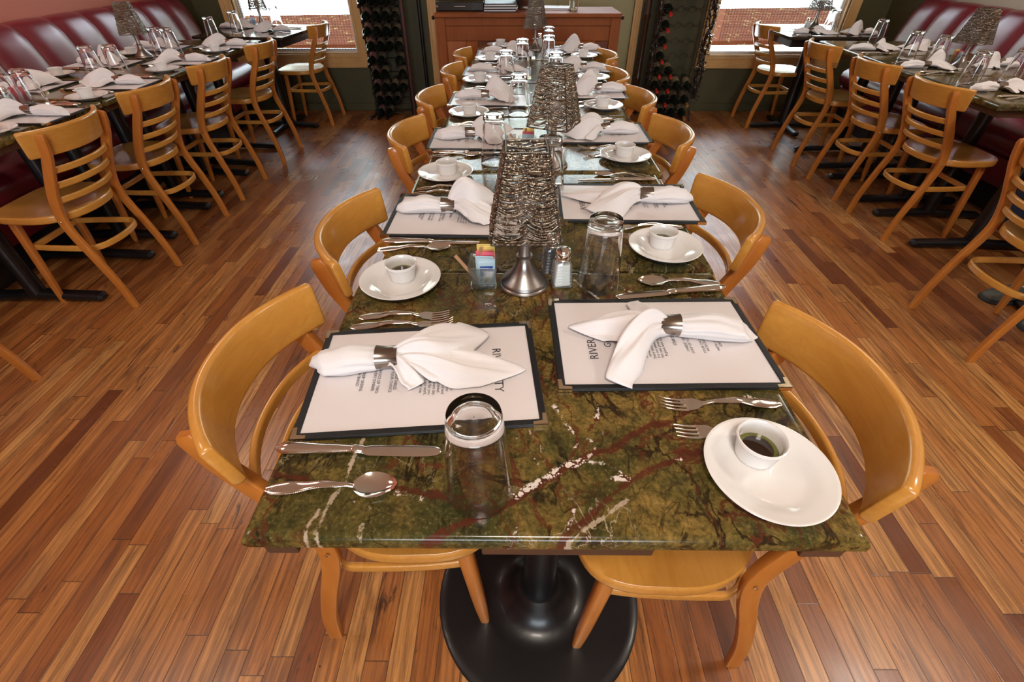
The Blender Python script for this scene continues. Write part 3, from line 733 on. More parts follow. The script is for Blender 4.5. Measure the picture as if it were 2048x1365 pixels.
# ------------------------------------------------------------------ chairs
def make_chair():
    """sits facing +X, rear feet on the line x = 0"""
    r = empty('dining_chair'); r['category'] = 'chair'
    for s in (-1, 1):
        path = spline([(0.0, s * .185, 0), (0.014, s * .183, .12), (0.045, s * .180, .25), (0.076, s * .175, .36), (0.086, s * .171, .44), (0.064, s * .168, .53), (0.018, s * .166, .63), (-0.016, s * .165, .70), (-0.036, s * .165, .770)], 5)
        n = len(path); sc = [1.0 - 0.16 * abs(2 * i / (n - 1) - 1.2) for i in range(n)]; sc[-1] *= 0.7
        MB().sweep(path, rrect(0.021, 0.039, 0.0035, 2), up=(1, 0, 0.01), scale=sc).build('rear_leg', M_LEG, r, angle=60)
        MB().lathe([(0, 0), (0.0045, 0.0), (0.0045, 0.002), (0.003, 0.003), (0, 0.003)], 10).build('bolt', M_STEEL, r).matrix_local = Matrix.Translation((0.088, s * .1835, .43)) @ Matrix.Rotation(-s * pi / 2, 4, 'X')
        p = [(0.368, s * .150, 0), (0.360, s * .148, .10), (0.335, s * .142, .42)]
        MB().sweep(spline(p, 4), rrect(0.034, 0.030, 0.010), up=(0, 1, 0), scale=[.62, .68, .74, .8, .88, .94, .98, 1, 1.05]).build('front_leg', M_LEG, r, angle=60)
    # top rail, a wide bent board
    def board(zc, h, th, hw, bul, xend, name, nseg=24, lean=0.0, r_=0.008):
        pts = []
        for i in range(nseg + 1):
            y = -hw + 2 * hw * i / nseg
            pts.append((xend - bul * (1 - (abs(y) / hw) ** 2.2), y, zc))
        pr_ = [(a, b) for a, b in rrect(th, h, r_, 4)]
        m = len(pts) - 1; sc = [1.0] * len(pts)
        if h > .05:
            e0, e1 = Vector(pts[0]), Vector(pts[-1])
            pts = [tuple(e0 + (e0 - Vector(pts[1])) * .30), tuple(e0 + (e0 - Vector(pts[1])) * .22)] + pts + [tuple(e1 + (e1 - Vector(pts[-2])) * .22), tuple(e1 + (e1 - Vector(pts[-2])) * .30)]
            sc = [.86, .95] + sc + [.95, .86]
        MB().sweep(pts, pr_, up=(lean, 0, 1), scale=sc).build(name, M_CHAIR, r, angle=60)
    board(0.737, 0.098, 0.020, 0.196, 0.082, 0.022, 'top_rail', r_=0.0085, lean=-0.22)
    for k, (z, xe) in enumerate(((0.632, .022), (0.572, .047), (0.512, .069))):
        board(z, 0.024, 0.013, 0.166, 0.050, xe, 'slat', 16, r_=0.005)
    # moulded seat: rounded at the back, squarer in front
    def outline(k=1.0):
        out = []
        for i in range(48):
            a = 2 * pi * i / 48; c_, s_ = cos(a), sin(a)
            e = 2.0 / 4.4 if c_ > 0 else 2.0 / 2.3
            x = 0.225 + k * 0.182 * math.copysign(abs(c_) ** e, c_); y = k * (0.196 - 0.012 * (c_ > 0) * c_) * math.copysign(abs(s_) ** e, s_)
            out.append((x, y))
        return out
    rs = []
    for k, z in ((0.02, 0.420), (0.93, 0.420), (0.980, 0.4205), (0.995, 0.423), (1.0, 0.428), (1.0, 0.443), (0.996, 0.4485), (0.982, 0.452), (0.90, 0.4515), (0.75, 0.4475), (0.55, 0.444), (0.3, 0.4425), (0.02, 0.442)):
        rs.append([(x, y, z) for x, y in outline(k)])
    MB().rings(rs).build('seat', M_CHAIR, r, angle=50)
    # bent stretcher hoop and front stretcher
    hp = spline([(0.343, -.128, .285), (0.25, -.138, .285), (0.12, -.142, .285), (0.070, -.136, .285), (0.034, -.095, .285), (0.018, 0, .285), (0.034, .095, .285), (0.070, .136, .285), (0.12, .142, .285), (0.25, .138, .285), (0.343, .128, .285)], 5)
    MB().sweep(hp, rrect(0.013, 0.026, 0.004)).build('stretcher_hoop', M_CHAIR, r, angle=60)
    MB().sweep([(0.340, -.135, .285), (0.340, .135, .285)], rrect(0.014, 0.026, 0.004)).build('front_stretcher', M_CHAIR, r, angle=60)
    return r
chair = Proto(make_chair())
tilt = 0.0
CL = [(-0.486, .315), (-0.455, .80), (-0.44, 1.545), (-0.425, 2.07), (-0.385, 2.65), (-0.37, 3.155)]
CR = [(0.474, .262), (0.520, .915), (0.53, 1.56), (0.51, 2.065), (0.475, 2.53), (0.51, 3.10)]
ords = ['nearest the camera', 'second from the camera', 'third from the camera', 'fourth from the camera', 'fifth from the camera', 'farthest from the camera']
for i, (x, y) in enumerate(CL):
    chair.place((x, y, 0), 0, 'honey-coloured bentwood chair on the left side of the middle row, ' + ords[i], 'chairs along the middle row', ry=tilt)
for i, (x, y) in enumerate(CR):
    chair.place((x, y, 0), pi, 'honey-coloured bentwood chair on the right side of the middle row, ' + ords[i], 'chairs along the middle row', ry=tilt)
for (x, y), lab in zip([(-1.840, 1.68), (-1.870, 2.28), (-1.87, 2.88), (-1.86, 3.58)], ['wooden ladder-back chair nearest the camera in full view on the left aisle', 'second ladder-back chair in full view along the left aisle', 'third ladder-back chair in full view along the left aisle', 'fourth ladder-back chair along the left aisle, last before the window table']):
    chair.place((x, y, 0), pi, lab, 'ladder-back chairs facing the banquettes')
chair.place((-1.90, 1.00, 0), pi + 0.35, 'ladder-back chair at the left edge, only one splayed leg in view', 'ladder-back chairs facing the banquettes').location = (-1.87, 0.84, 0)
chair.place((-1.77, 4.56, 0), pi, 'wooden ladder-back chair in front of the left window', 'ladder-back chairs facing the banquettes')
for (x, y), lab in zip([(2.075, 2.35), (2.08, 2.90), (2.085, 3.53)], ['ladder-back chair nearest the camera in full view on the right aisle', 'middle ladder-back chair of three along the right banquette tables', 'ladder-back chair at the far end of the right banquette tables']):
    chair.place((x, y, 0), 0, lab, 'ladder-back chairs facing the banquettes')
chair.place((2.09, 4.50, 0), 0, 'wooden ladder-back chair in front of the right window with a glaring seat', 'ladder-back chairs facing the banquettes')
chair.place((1.82, 1.325, 0), 0, 'ladder-back chair at the right edge with a person in jeans on it', 'ladder-back chairs facing the banquettes')
# ------------------------------------------------------------------ tableware
def oval_loft(b, stations, n=12):
    """stations: (x, y, z, half width, half height)"""
    rs = []
    for x, y, z, w, h in stations:
        rs.append([(x, y + w * cos(2 * pi * j / n), z + h * sin(2 * pi * j / n)) for j in range(n)])
    return b.rings(rs)
def beads(b, path, r):
    """little pearls along a path"""
    for (x, y, z) in path:
        vs = [(x + r, y, z), (x - r, y, z), (x, y + r, z), (x, y - r, z), (x, y, z + r), (x, y, z - r)]
        b.add(vs, [(0, 2, 4), (2, 1, 4), (1, 3, 4), (3, 0, 4), (2, 0, 5), (1, 2, 5), (3, 1, 5), (0, 3, 5)])
def handle(b, x0, x1, w_tab, z_tab, h_tab, n=22, pearl=True):
    st = []
    for i in range(n + 1):
        u = i / n; x = x0 + (x1 - x0) * u
        st.append((x, 0, smooth_lerp(z_tab, u), smooth_lerp(w_tab, u), smooth_lerp(h_tab, u)))
    oval_loft(b, st)
    if pearl:
        for s in (-1, 1):
            pth = []
            for i in range(44):
                u = 0.02 + 0.90 * i / 43; w = smooth_lerp(w_tab, u) * 0.86
                pth.append((x0 + (x1 - x0) * u, s * w, smooth_lerp(z_tab, u) + smooth_lerp(h_tab, u) * 0.62))
            beads(b, pth, 0.0010)
        beads(b, [(x0 + 0.004 + 0.003 * (1 - abs(t)), t * 0.006, smooth_lerp(z_tab, 0.05) + .0022) for t in (-1, -.5, 0, .5, 1)], 0.0010)
# all cutlery: handle end at x = 0, working end at +x
def make_knife():
    r = empty('table_knife'); r['category'] = 'knife'
    b = MB(); handle(b, 0, 0.112, [(0, .004), (.08, .0095), (.25, .0108), (.6, .0082), (.95, .0062), (1, .0068)], [(0, .006), (1, .006)], [(0, .003), (.15, .0058), (.8, .0050), (1, .0045)])
    oval_loft(b, [(0.108, 0, .006, .0068, .0050), (0.112, 0, .006, .0082, .0058), (0.116, 0, .006, .0070, .0048), (0.121, 0, .006, .0078, .0040), (0.124, 0, .006, .006, .003)])
    b.build('handle', M_STEEL, r, angle=60)
    b = MB(); rs = []
    for i in range(49):
        u = i / 48; x = 0.121 + 0.112 * u
        top = lerp([(0, .006), (.12, .0085), (.6, .0092), (.85, .0088), (.95, .0070), (.985, .0045), (1, .0010)], u); bot = lerp([(0, -.006), (.1, -.0095), (.6, -.0100), (.85, -.0092), (.95, -.0070), (.985, -.0045), (1, -.001)], u)
        t = 0.0012
        rs.append([(x, bot, .0045), (x, bot * .5, .0045 + t), (x, top * .8, .0045 + t), (x, top, .0045), (x, top * .8, .0045 - t), (x, bot * .5, .0045 - t)])
    b.rings(rs); b.build('blade', M_STEEL, r, angle=60); return r
def make_spoon(L=0.172):
    r = empty('tea_spoon'); r['category'] = 'spoon'
    b = MB(); handle(b, 0, 0.118, [(0, .0035), (.08, .0085), (.22, .0100), (.6, .0055), (.92, .0030), (1, .0036)], [(0, .003), (.3, .0055), (.65, .0110), (.88, .0085), (1, .0045)], [(0, .0012), (.5, .0013), (1, .0016)])
    b.build('handle', M_STEEL, r, angle=60)
    b = MB(); nu, nv = 18, 12; top = []; bot = []
    for i in range(nu + 1):
        u = i / nu; x = 0.115 + (L - 0.115) * u
        w = 0.0185 * (sin(pi * min(1, max(0, u * 0.985 + 0.015)) ** 0.85)) ** 0.62 + 0.0008
        for j in range(nv + 1):
            v = -1 + 2 * j / nv
            z = 0.0078 - 0.0065 * (1 - v * v) * (sin(pi * u)) ** .6 - .003 * (1 - u) * u
            top.append((x, w * v, z)); bot.append((x, w * v, z - 0.0011))
    vs = top + bot; k = len(top); fs = []
    for i in range(nu):
        for j in range(nv):
            a = i * (nv + 1) + j; fs.append((a, a + nv + 1, a + nv + 2, a + 1)); fs.append((k + a, k + a + 1, k + a + nv + 2, k + a + nv + 1))
    for i in range(nu):
        for j in (0, nv):
            a = i * (nv + 1) + j; fs.append((a, a + nv + 1, k + a + nv + 1, k + a))
    b.add(vs, fs); b.build('bowl', M_STEEL, r, angle=70); return r
def make_fork(L=0.19, k=1.0):
    r = empty('fork'); r['category'] = 'fork'
    b = MB(); handle(b, 0, 0.122 * k, [(0, .0035), (.08, .0085), (.22, .0100), (.6, .0055), (.92, .0030), (1, .0040)], [(0, .003), (.3, .0060), (.62, .0125), (.85, .0105), (1, .0058)], [(0, .0012), (.5, .0013), (1, .0015)])
    b.build('handle', M_STEEL, r, angle=60)
    b = MB(); x0 = 0.120 * k; rs = []
    for i in range(10):
        u = i / 9; x = x0 + 0.028 * u; w = smooth_lerp([(0, .0035), (.55, .0115), (1, .0122)], u); z = 0.0060 - .004 * u
        rs.append([(x, w * cos(2 * pi * j / 12), z + .001 * sin(2 * pi * j / 12) - .0018 * (1 - cos(2 * pi * j / 12) ** 2)) for j in range(12)])
    b.rings(rs)
    for q in range(4):
        y = (-1.5 + q) * 0.0070
        oval_loft(b, [(x0 + .026, y, .0014, .0022, .0009), (x0 + .034, y, .0014, .0020, .0009), (x0 + .048, y * 1.0, .0030, .0017, .0009), (x0 + .062, y * .97, .0070, .0014, .0008), (x0 + L - .122 * k - .002 + .004, y * .95, .0115, .0007, .0005)], 8)
    b.build('tines', M_STEEL, r, angle=60); return r
def make_plate():
    o = MB().lathe([(0, .004), (.045, .004), (.052, .0052), (.060, .0105), (.070, .0138), (.080, .0160), (.0832, .0172), (.0842, .0165), (.0835, .0148), (.072, .0105), (.060, .0060), (.050, .0012), (.048, 0), (.044, 0), (.043, .0012), (0, .0012)], 64)
    o = o.build('bread_plate', M_CHINA, None, angle=60); o['category'] = 'plate'; return o
def make_ramekin():
    r = empty('ramekin'); r['category'] = 'ramekin'
    prof = [(0, .003), (.0235, .0035), (.0255, .0065), (.0272, .015), (.0285, .028), (.0298, .0355), (.0312, .0375), (.0330, .0368), (.0334, .0345), (.0326, .0315), (.0312, .0300), (.0306, .0285), (.0272, .006), (.0262, .0015), (.0250, 0), (0, 0)]
    flute = lambda k, j: 1 - (0.022 if (j % 2 and 11 <= k <= 12) else 0)
    MB().lathe(prof, 96, flute=flute).build('bowl', M_CHINA, r, angle=45)
    MB().lathe([(0, .0150), (.0208, .0150), (.0208, .0140), (0, .0140)], 40).build('oil_dip', M_OIL, r)
    MB().lathe([(.0206, .0152), (.0264, .0149), (.0264, .0135), (.0206, .0135), (.0206, .0152)], 40, caps=False).build('oil_edge', M_OILRIM, r)
    return r
def make_glass():
    # upside-down tumbler: rim on the table, thick base on top
    out = [(.0430, 0), (.0445, .0008), (.0447, .003), (.0435, .020), (.0380, .085), (.0335, .135), (.0325, .1445), (.0312, .1490), (.0270, .1502), (.0245, .1492), (.014, .1478), (0, .1472)]
    inn = [(0, .1365), (.012, .1370), (.024, .1368), (.0290, .1330), (.0308, .122), (.0355, .083), (.0412, .020), (.0424, .002)]
    fl = lambda k, j: 1
    o = MB().lathe([(0, .1472)] + out[::-1][1:] + inn[::-1] if False else inn + out, 48, caps=False)
    o = o.build('drinking_glass', M_GLASS, None, angle=50); o['category'] = 'glass'; return o

FONT = None
def text_mesh(body, size, mat, parent, loc, rot, name='lettering', align='CENTER', spacing=1.0, ext=0.0):
    cu = bpy.data.curves.new(name, 'FONT'); cu.body = body; cu.size = size; cu.align_x = align; cu.align_y = 'CENTER'
    cu.space_line = spacing; cu.extrude = ext; cu.resolution_u = 2
    t = bpy.data.objects.new('tmp', cu); COL.objects.link(t)
    dg = bpy.context.evaluated_depsgraph_get(); dg.update()
    me = bpy.data.meshes.new_from_object(t.evaluated_get(dg)); bpy.data.objects.remove(t)
    me.materials.clear(); me.materials.append(mat); me.name = name
    o = bpy.data.objects.new(name, me); COL.objects.link(o); o.parent = parent; o.location = loc; o.rotation_euler = rot
    return o
def make_menu():
    """faces a guest sitting at -x and looking along +x; cover 0.37 x 0.245"""
    r = empty('menu'); r['category'] = 'menu'
    LX, LY = 0.372, 0.246; h = 0.0042
    b = MB(); b.box(-LX / 2, LX / 2, -LY / 2, LY / 2, 0, h)
    b.build('cover', M_BLKMAT, r, smooth=False, bevel=0.0016)
    fr = MB(); w = 0.011
    for (x0, x1, y0, y1) in ((-LX / 2, LX / 2, -LY / 2, -LY / 2 + w), (-LX / 2, LX / 2, LY / 2 - w, LY / 2), (-LX / 2, -LX / 2 + w, -LY / 2 + w, LY / 2 - w), (LX / 2 - w, LX / 2, -LY / 2 + w, LY / 2 - w)):
        fr.box(x0, x1, y0, y1, h + .0002, h + .0026)
    fr.build('binding', M_BLKMAT, r, smooth=False, bevel=0.0011)
    # page, a touch wavy
    b = MB(); n = 14; vs = []
    for j in range(n + 1):
        for i in range(n + 1):
            x = -LX / 2 + w - .002 + (LX - 2 * w + .004) * i / n; y = -LY / 2 + w - .002 + (LY - 2 * w + .004) * j / n
            vs.append((x, y, h + 0.0008 + 0.0004 * sin(7 * i / n + 2) * sin(5 * j / n)))
    fs = [(j * (n + 1) + i, j * (n + 1) + i + 1, (j + 1) * (n + 1) + i + 1, (j + 1) * (n + 1) + i) for j in range(n) for i in range(n)]
    b.add(vs, fs); b.build('page', M_PAPER, r)
    for sx in (-1, 1):
        for sy in (-1, 1):
            b = MB(); X = sx * LX / 2; Y = sy * LY / 2
            a = [(X + sx * .0012, Y + sy * .0012), (X - sx * .021, Y + sy * .0012), (X - sx * .021, Y - sy * .0055), (X - sx * .0070, Y - sy * .0070), (X - sx * .0055, Y - sy * .021), (X + sx * .0012, Y - sy * .021)]
            for z0, z1 in ((h + .0024, h + .0036), (-.0004, .0006)): b.rings([[(x, y, z) for x, y in a] for z in (z0, z1)])
            b.box(min(X - sx * .021, X + sx * .0012), max(X - sx * .021, X + sx * .0012), min(Y, Y + sy * .0012), max(Y, Y + sy * .0012), 0, h + .0036)
            b.box(min(X, X + sx * .0012), max(X, X + sx * .0012), min(Y - sy * .021, Y), max(Y - sy * .021, Y), 0, h + .0036)
            b.build('corner_guard', M_BRASS, r, smooth=False)
    z = h + .0015; rz = -pi / 2
    T = [('RIVER CITY', .118, .021), ('GRILL', .090, .017), ('SINCE  1996', .064, .008)]
    para = 'Welcome to our table.  Each\ndish is made by hand with the\nfreshest produce we can find and\nserved with warm baked bread.\nEvery sauce is our own, every day.\nIt is our pleasure to cook for you.\nWe take great pride in our work.\nA guest with us is a happy one.'
    for s, x, sz in T: text_mesh(s, sz, M_INK, r, (x, 0, z), (0, 0, rz), 'title')
    text_mesh(para, .0074, M_INK, r, (.018, 0, z), (0, 0, rz), 'paragraph', spacing=.95)
    text_mesh('STARTERS', .0080, M_INK, r, (-.030, 0, z), (0, 0, rz), 'heading')
    text_mesh('CHEESE  VEGETABLES\nSOUP OF YOUR CHOICE', .0072, M_INK, r, (-.052, 0, z), (0, 0, rz), 'course_list')
    text_mesh('YOUR CHOICE OF TWO\nWITH EVERY DINNER', .0072, M_INK, r, (-.080, 0, z), (0, 0, rz), 'course_list')
    text_mesh('WITH CRISP GREENS\nOVEN BAKED', .0072, M_INK, r, (-.106, 0, z), (0, 0, rz), 'course_list')
    return r

def make_napkin(var):
    """ring at the origin, rolled end towards -x, open folds towards +x"""
    rg = random.Random(100 + var)
    r = empty('cloth_napkin'); r['category'] = 'napkin'
    P = [dict(roll=.122, flaps=[(.180, .040, .074, .22, .036), (.235, -.008, .050, -.10, .022), (.080, -.018, .036, -.55, .028)]),
         dict(roll=.150, flaps=[(.170, .050, .062, .75, .042), (.185, .000, .042, .00, .030), (.095, -.034, .044, -.75, .040)]),
         dict(roll=.120, flaps=[(.175, .020, .060, .20, .060), (.150, -.020, .052, -.45, .035), (.120, .035, .045, .8, .050)]),
         dict(roll=.128, flaps=[(.145, .010, .058, .45, .075), (.160, -.020, .056, -.30, .045), (.120, .00, .060, .05, .060)])][var]
    b = MB(); N = 44; rs = []; L = P['roll']; ph = rg.uniform(0, 6)
    for i in range(27):
        u = i / 26; x = 0.012 - (L + .012) * u
        w = smooth_lerp([(0, .0150), (.10, .0165), (.30, .0245), (.60, .0300), (.85, .0270), (.96, .0190), (1, .006)], u)
        hh = smooth_lerp([(0, .0145), (.2, .0165), (.55, .0205), (.85, .0165), (.97, .0100), (1, .003)], u)
        ring = []
        for j in range(N):
            a = 2 * pi * j / N; fold = 1 + 0.065 * sin(3 * a + ph + 3.0 * u) * (0.6 + .6 * u) + 0.10 * max(0, sin(5 * a + 2 * ph - 2.2 * u)) ** 4 - 0.12 * max(0, sin(2 * a + ph * 1.3 + 1.5 * u)) ** 8
            fold += 0.05 * (1 - u) * sin(11 * a + ph)
            yy = w * fold * cos(a) + .004 * sin(4 * u + ph); zz = hh * (1 + fold * sin(a))
            if sin(a) < -0.6: zz = min(zz, hh * .35)
            skew = .012 * sin(a + ph) * max(0, u - .8) * 5
            ring.append((x - skew, yy, max(.0004, zz)))
        rs.append(ring)
    b.rings(rs)
    b.build('rolled_end', M_CLOTH, r, angle=80)
    NU, NV = 26, 26
    for fi, (L, yo, W, dirn, H) in enumerate(P['flaps']):
        b = MB(); vs = []; ph = rg.uniform(0, 6); f1 = rg.uniform(1.6, 2.6)
        for i in range(NU + 1):
            u = i / NU
            for j in range(NV + 1):
                v = -1 + 2 * j / NV
                # pointed cloth corner: outline is a kite leaving the ring
                wd = smooth_lerp([(0, .012), (.12, .017), (.62, W), (1, W * 0.80)], u)
                reach = L * (u * (1 - 0.34 * abs(v - dirn * .5) ** 1.3 * u))
                y = wd * v + yo * u ** 1.3
                x = -.006 + reach
                # rotate the whole flap a little
                a = dirn * .55 * u
                x, y = x * cos(a) - y * sin(a), x * sin(a) + y * cos(a)
                ridge = H * sin(pi * min(1, u * 0.92) ** 0.75) * (1 - abs(v) ** 1.6) * (1 - .35 * fi)
                fold = 0.0075 * sin(f1 * pi * v + ph + 2.0 * u) * sin(pi * min(1, u * 1.0)) + .0045 * (1 - u) * sin(7 * pi * v + ph)
                base = smooth_lerp([(0, .015), (.25, .019), (.7, .006), (1, .002)], u) * (1 - .25 * abs(v))
                vs.append((x, y, max(.0012 + .0013 * fi, base + ridge + fold + .002 * fi)))
        fs = [(i * (NV + 1) + j, (i + 1) * (NV + 1) + j, (i + 1) * (NV + 1) + j + 1, i * (NV + 1) + j + 1) for i in range(NU) for j in range(NV)]
        b.add(vs, fs)
        b.build('folded_corner', M_CLOTH, r, angle=180, solid=0.0014)
    pr_ = [(.0190, -.018), (.0180, -.012), (.0170, 0), (.0180, .012), (.0190, .018), (.0204, .018), (.0194, .012), (.0184, 0), (.0194, -.012), (.0204, -.018)]
    rs = []
    for k in range(10):
        rr, xx = pr_[k]; rs.append([(xx, rr * cos(2 * pi * j / 40), .0205 + rr * .98 * sin(2 * pi * j / 40)) for j in range(40)])
    MB().rings(rs, loop=True).build('napkin_ring', M_RING, r, angle=60)
    return r

def make_lamp():
    r = empty('table_lamp'); r['category'] = 'lamp'
    MB().lathe([(0, 0), (.050, 0), (.0515, .003), (.050, .006), (.0475, .0075), (.0470, .0115), (.045, .014), (.036, .023), (.026, .034), (.0185, .046), (.0145, .058), (.0135, .064), (.0165, .066), (.0165, .069), (.0125, .071), (.0105, .080), (.0100, .12), (.0120, .135), (.016, .14), (.016, .144), (0, .144)], 56).build('base', M_PEWTER, r, angle=50)
    MB().lathe([(0, .144), (.014, .144), (.018, .150), (.020, .200), (.020, .215), (.018, .216), (.0175, .20), (.015, .152), (0, .150)], 32).build('candle_cup', M_GLASS, r)
    MB().lathe([(0, .151), (.0145, .151), (.015, .185), (.013, .188), (0, .186)], 24).build('candle', M_SALT, r)
    zt, zb, ht, hb = 0.282, 0.126, 0.0355, 0.0640
    fr = MB()
    for z, h in ((zt, ht), (zb, hb)):
        c_ = [(-h, -h, z), (h, -h, z), (h, h, z), (-h, h, z)]
        for k in range(4): fr.tube([c_[k], c_[(k + 1) % 4]], 0.0014, 6)
    for sx, sy in ((-1, -1), (1, -1), (1, 1), (-1, 1)): fr.tube([(sx * ht, sy * ht, zt), (sx * hb, sy * hb, zb)], 0.0013, 6)
    for s in (-1, 1): fr.tube([(s * ht, 0, zt), (0, 0, zt - .004)], .001, 6)
    fr.tube([(0, 0, zt - .004), (0, 0, .216)], .001, 6)
    fr.build('shade_frame', M_WIRE, r)
    bb = MB(); rg = random.Random(5); NS = 46
    for face in range(4):
        M = Matrix.Rotation(face * pi / 2, 4, 'Z')
        ph = rg.uniform(0, 6)
        for k in range(NS):
            t = (k + .3) / NS; z = zt - (zt - zb - .004) * t; h = ht + (hb - ht) * (zt - z) / (zt - zb)
            amp = (.0014 + .0125 * t ** 1.2) * rg.uniform(.45, 1.35); n = int(2 * h / .0030); n2 = n * 2
            mid = 1 if t > .25 else 0
            pts = []; rad = []
            nb = int(2 * h / .0032)
            for q in range(2 * nb + 1):
                s_ = q / (2 * nb); x = -h + 2 * h * s_
                sag = amp * (abs(sin(2 * pi * s_)) ** 1.0 if mid else sin(pi * s_)) + .0012 * sin(9 * s_ + ph + k)
                out = .0022 * sin(pi * s_) + .0022 * sin(k * 1.7 + ph) + .001 * sin(17 * s_ + k)
                zz = max(zb + .0015, z - sag); hh = ht + (hb - ht) * (zt - zz) / (zt - zb)
                pts.append((x * hh / h, -hh - out, zz)); rad.append((1.0 if q % 2 else 0.5) * rg.uniform(.8, 1.15))
            pr_ = [(.0019 * cos(2 * pi * j / 6), .0019 * sin(2 * pi * j / 6)) for j in range(6)]
            tb = MB().sweep(pts, pr_, scale=rad)
            bb.add(tb.v, tb.f, M)
    bb.build('beaded_shade', M_BEAD, r, angle=50)
    return r
def make_shaker(content, name):
    r = empty(name); r['category'] = 'shaker'
    b = MB(); rs = []
    for k in range(25):
        z = .002 + .054 * k / 24; h = .0200 - .0035 * (k / 24) + (.0011 if k % 3 == 1 else -.0004)
        rs.append([(x, y, z) for x, y in rrect(2 * h, 2 * h, .005, 3)])
    for z, h in ((.060, .0150), (.064, .0135)): rs.append([(x, y, z) for x, y in rrect(2 * h, 2 * h, h * .9, 3)])
    b.rings(rs); b.build('glass_body', M_GLASSG, r, angle=40)
    b = MB(); rs = []
    for k in range(13):
        z = .0055 + .047 * k / 12; h = .0168 - .0033 * (k / 12) + (.0008 if k % 2 else 0)
        rs.append([(x, y, z) for x, y in rrect(2 * h, 2 * h, .004, 3)])
    b.rings(rs); b.build('contents', content, r, angle=40)
    MB().lathe([(0, .060), (.0152, .060), (.0158, .062), (.0150, .064), (.0160, .066), (.0150, .068), (.0158, .070), (.0158, .078), (.0140, .0825), (.0090, .0850), (0, .0855)], 28).build('screw_cap', M_STEEL, r, angle=40)
    hb = MB()
    for k in range(7):
        a = 2 * pi * k / 6; rr = .006 if k < 6 else 0
        hb.lathe([(0, 0), (.0009, 0), (.0009, .0006), (0, .0006)], 6, center=(rr * cos(a), rr * sin(a), .0848))
    hb.build('holes', M_BLKMAT, r)
    return r
def make_caddy():
    r = empty('sugar_caddy'); r['category'] = 'sugar holder'
    b = MB(); n = 3
    def sq(h, z, rr=.005): return [(x, y, z) for x, y in rrect(2 * h, 2 * h, rr, 3)]
    out = [sq(.024, 0), sq(.0262, .0015), sq(.0262, .010), sq(.0255, .012), sq(.0270, .030), sq(.0290, .047), sq(.0300, .052), sq(.0292, .0535), sq(.0282, .052), sq(.0265, .040), sq(.0235, .012), sq(.0225, .0100)]
    b.rings(out); b.build('glass_holder', M_GLASSG, r, angle=40)
    def packet(name, m, x, y, z, tilt, rz, w=.036, h=.062):
        g = MB(); g.box(-w / 2, w / 2, -.0007, .0007, 0, h); g.box(-w / 2 + .003, w / 2 - .003, -.0018, .0018, .006, h - .006)
        o = g.build(name, m, r, smooth=False, bevel=.0006); o.location = (x, y, z); o.rotation_euler = (tilt, 0, rz); return o
    for k in range(3): packet('yellow_packet', M_YEL, .004 + .001 * k, .0175 - .0035 * k, .014 + .002 * (2 - k), -.04, .05 * k)
    for k in range(3): packet('pink_packet', M_PINK, .003 + .0015 * k, .0065 - .0035 * k, .011 + .001 * k, .02, -.04 * k)
    for k in range(3):
        p = packet('blue_packet', M_LBLUE, .003 + .002 * k, -.0045 - .0036 * k, .007 - .0015 * k, .06, .05 * k)
        if k == 2:
            g = MB().box(-.013, .013, -.0021, -.00185, .022, .046); g.build('label_panel', M_SKYB, p, smooth=False)
            text_mesh('Equal', .0105, M_PAPER, p, (0, -.0023, .034), (pi / 2, pi, 0), 'lettering')
    for (x, y, ax, ay, L) in ((-.013, -.010, -.25, -.62, .070), (-.012, .004, .12, .10, .074), (-.004, -.014, .1, .45, .040), (.004, -.016, .0, .7, .035)):
        g = MB(); g.box(-.0035, .0035, -.0012, .0012, 0, L)
        o = g.build('brown_packet', M_KRAFT, r, smooth=False, bevel=.0006); o.location = (x, y, .012); o.rotation_euler = (ax, ay, .3)
    return r

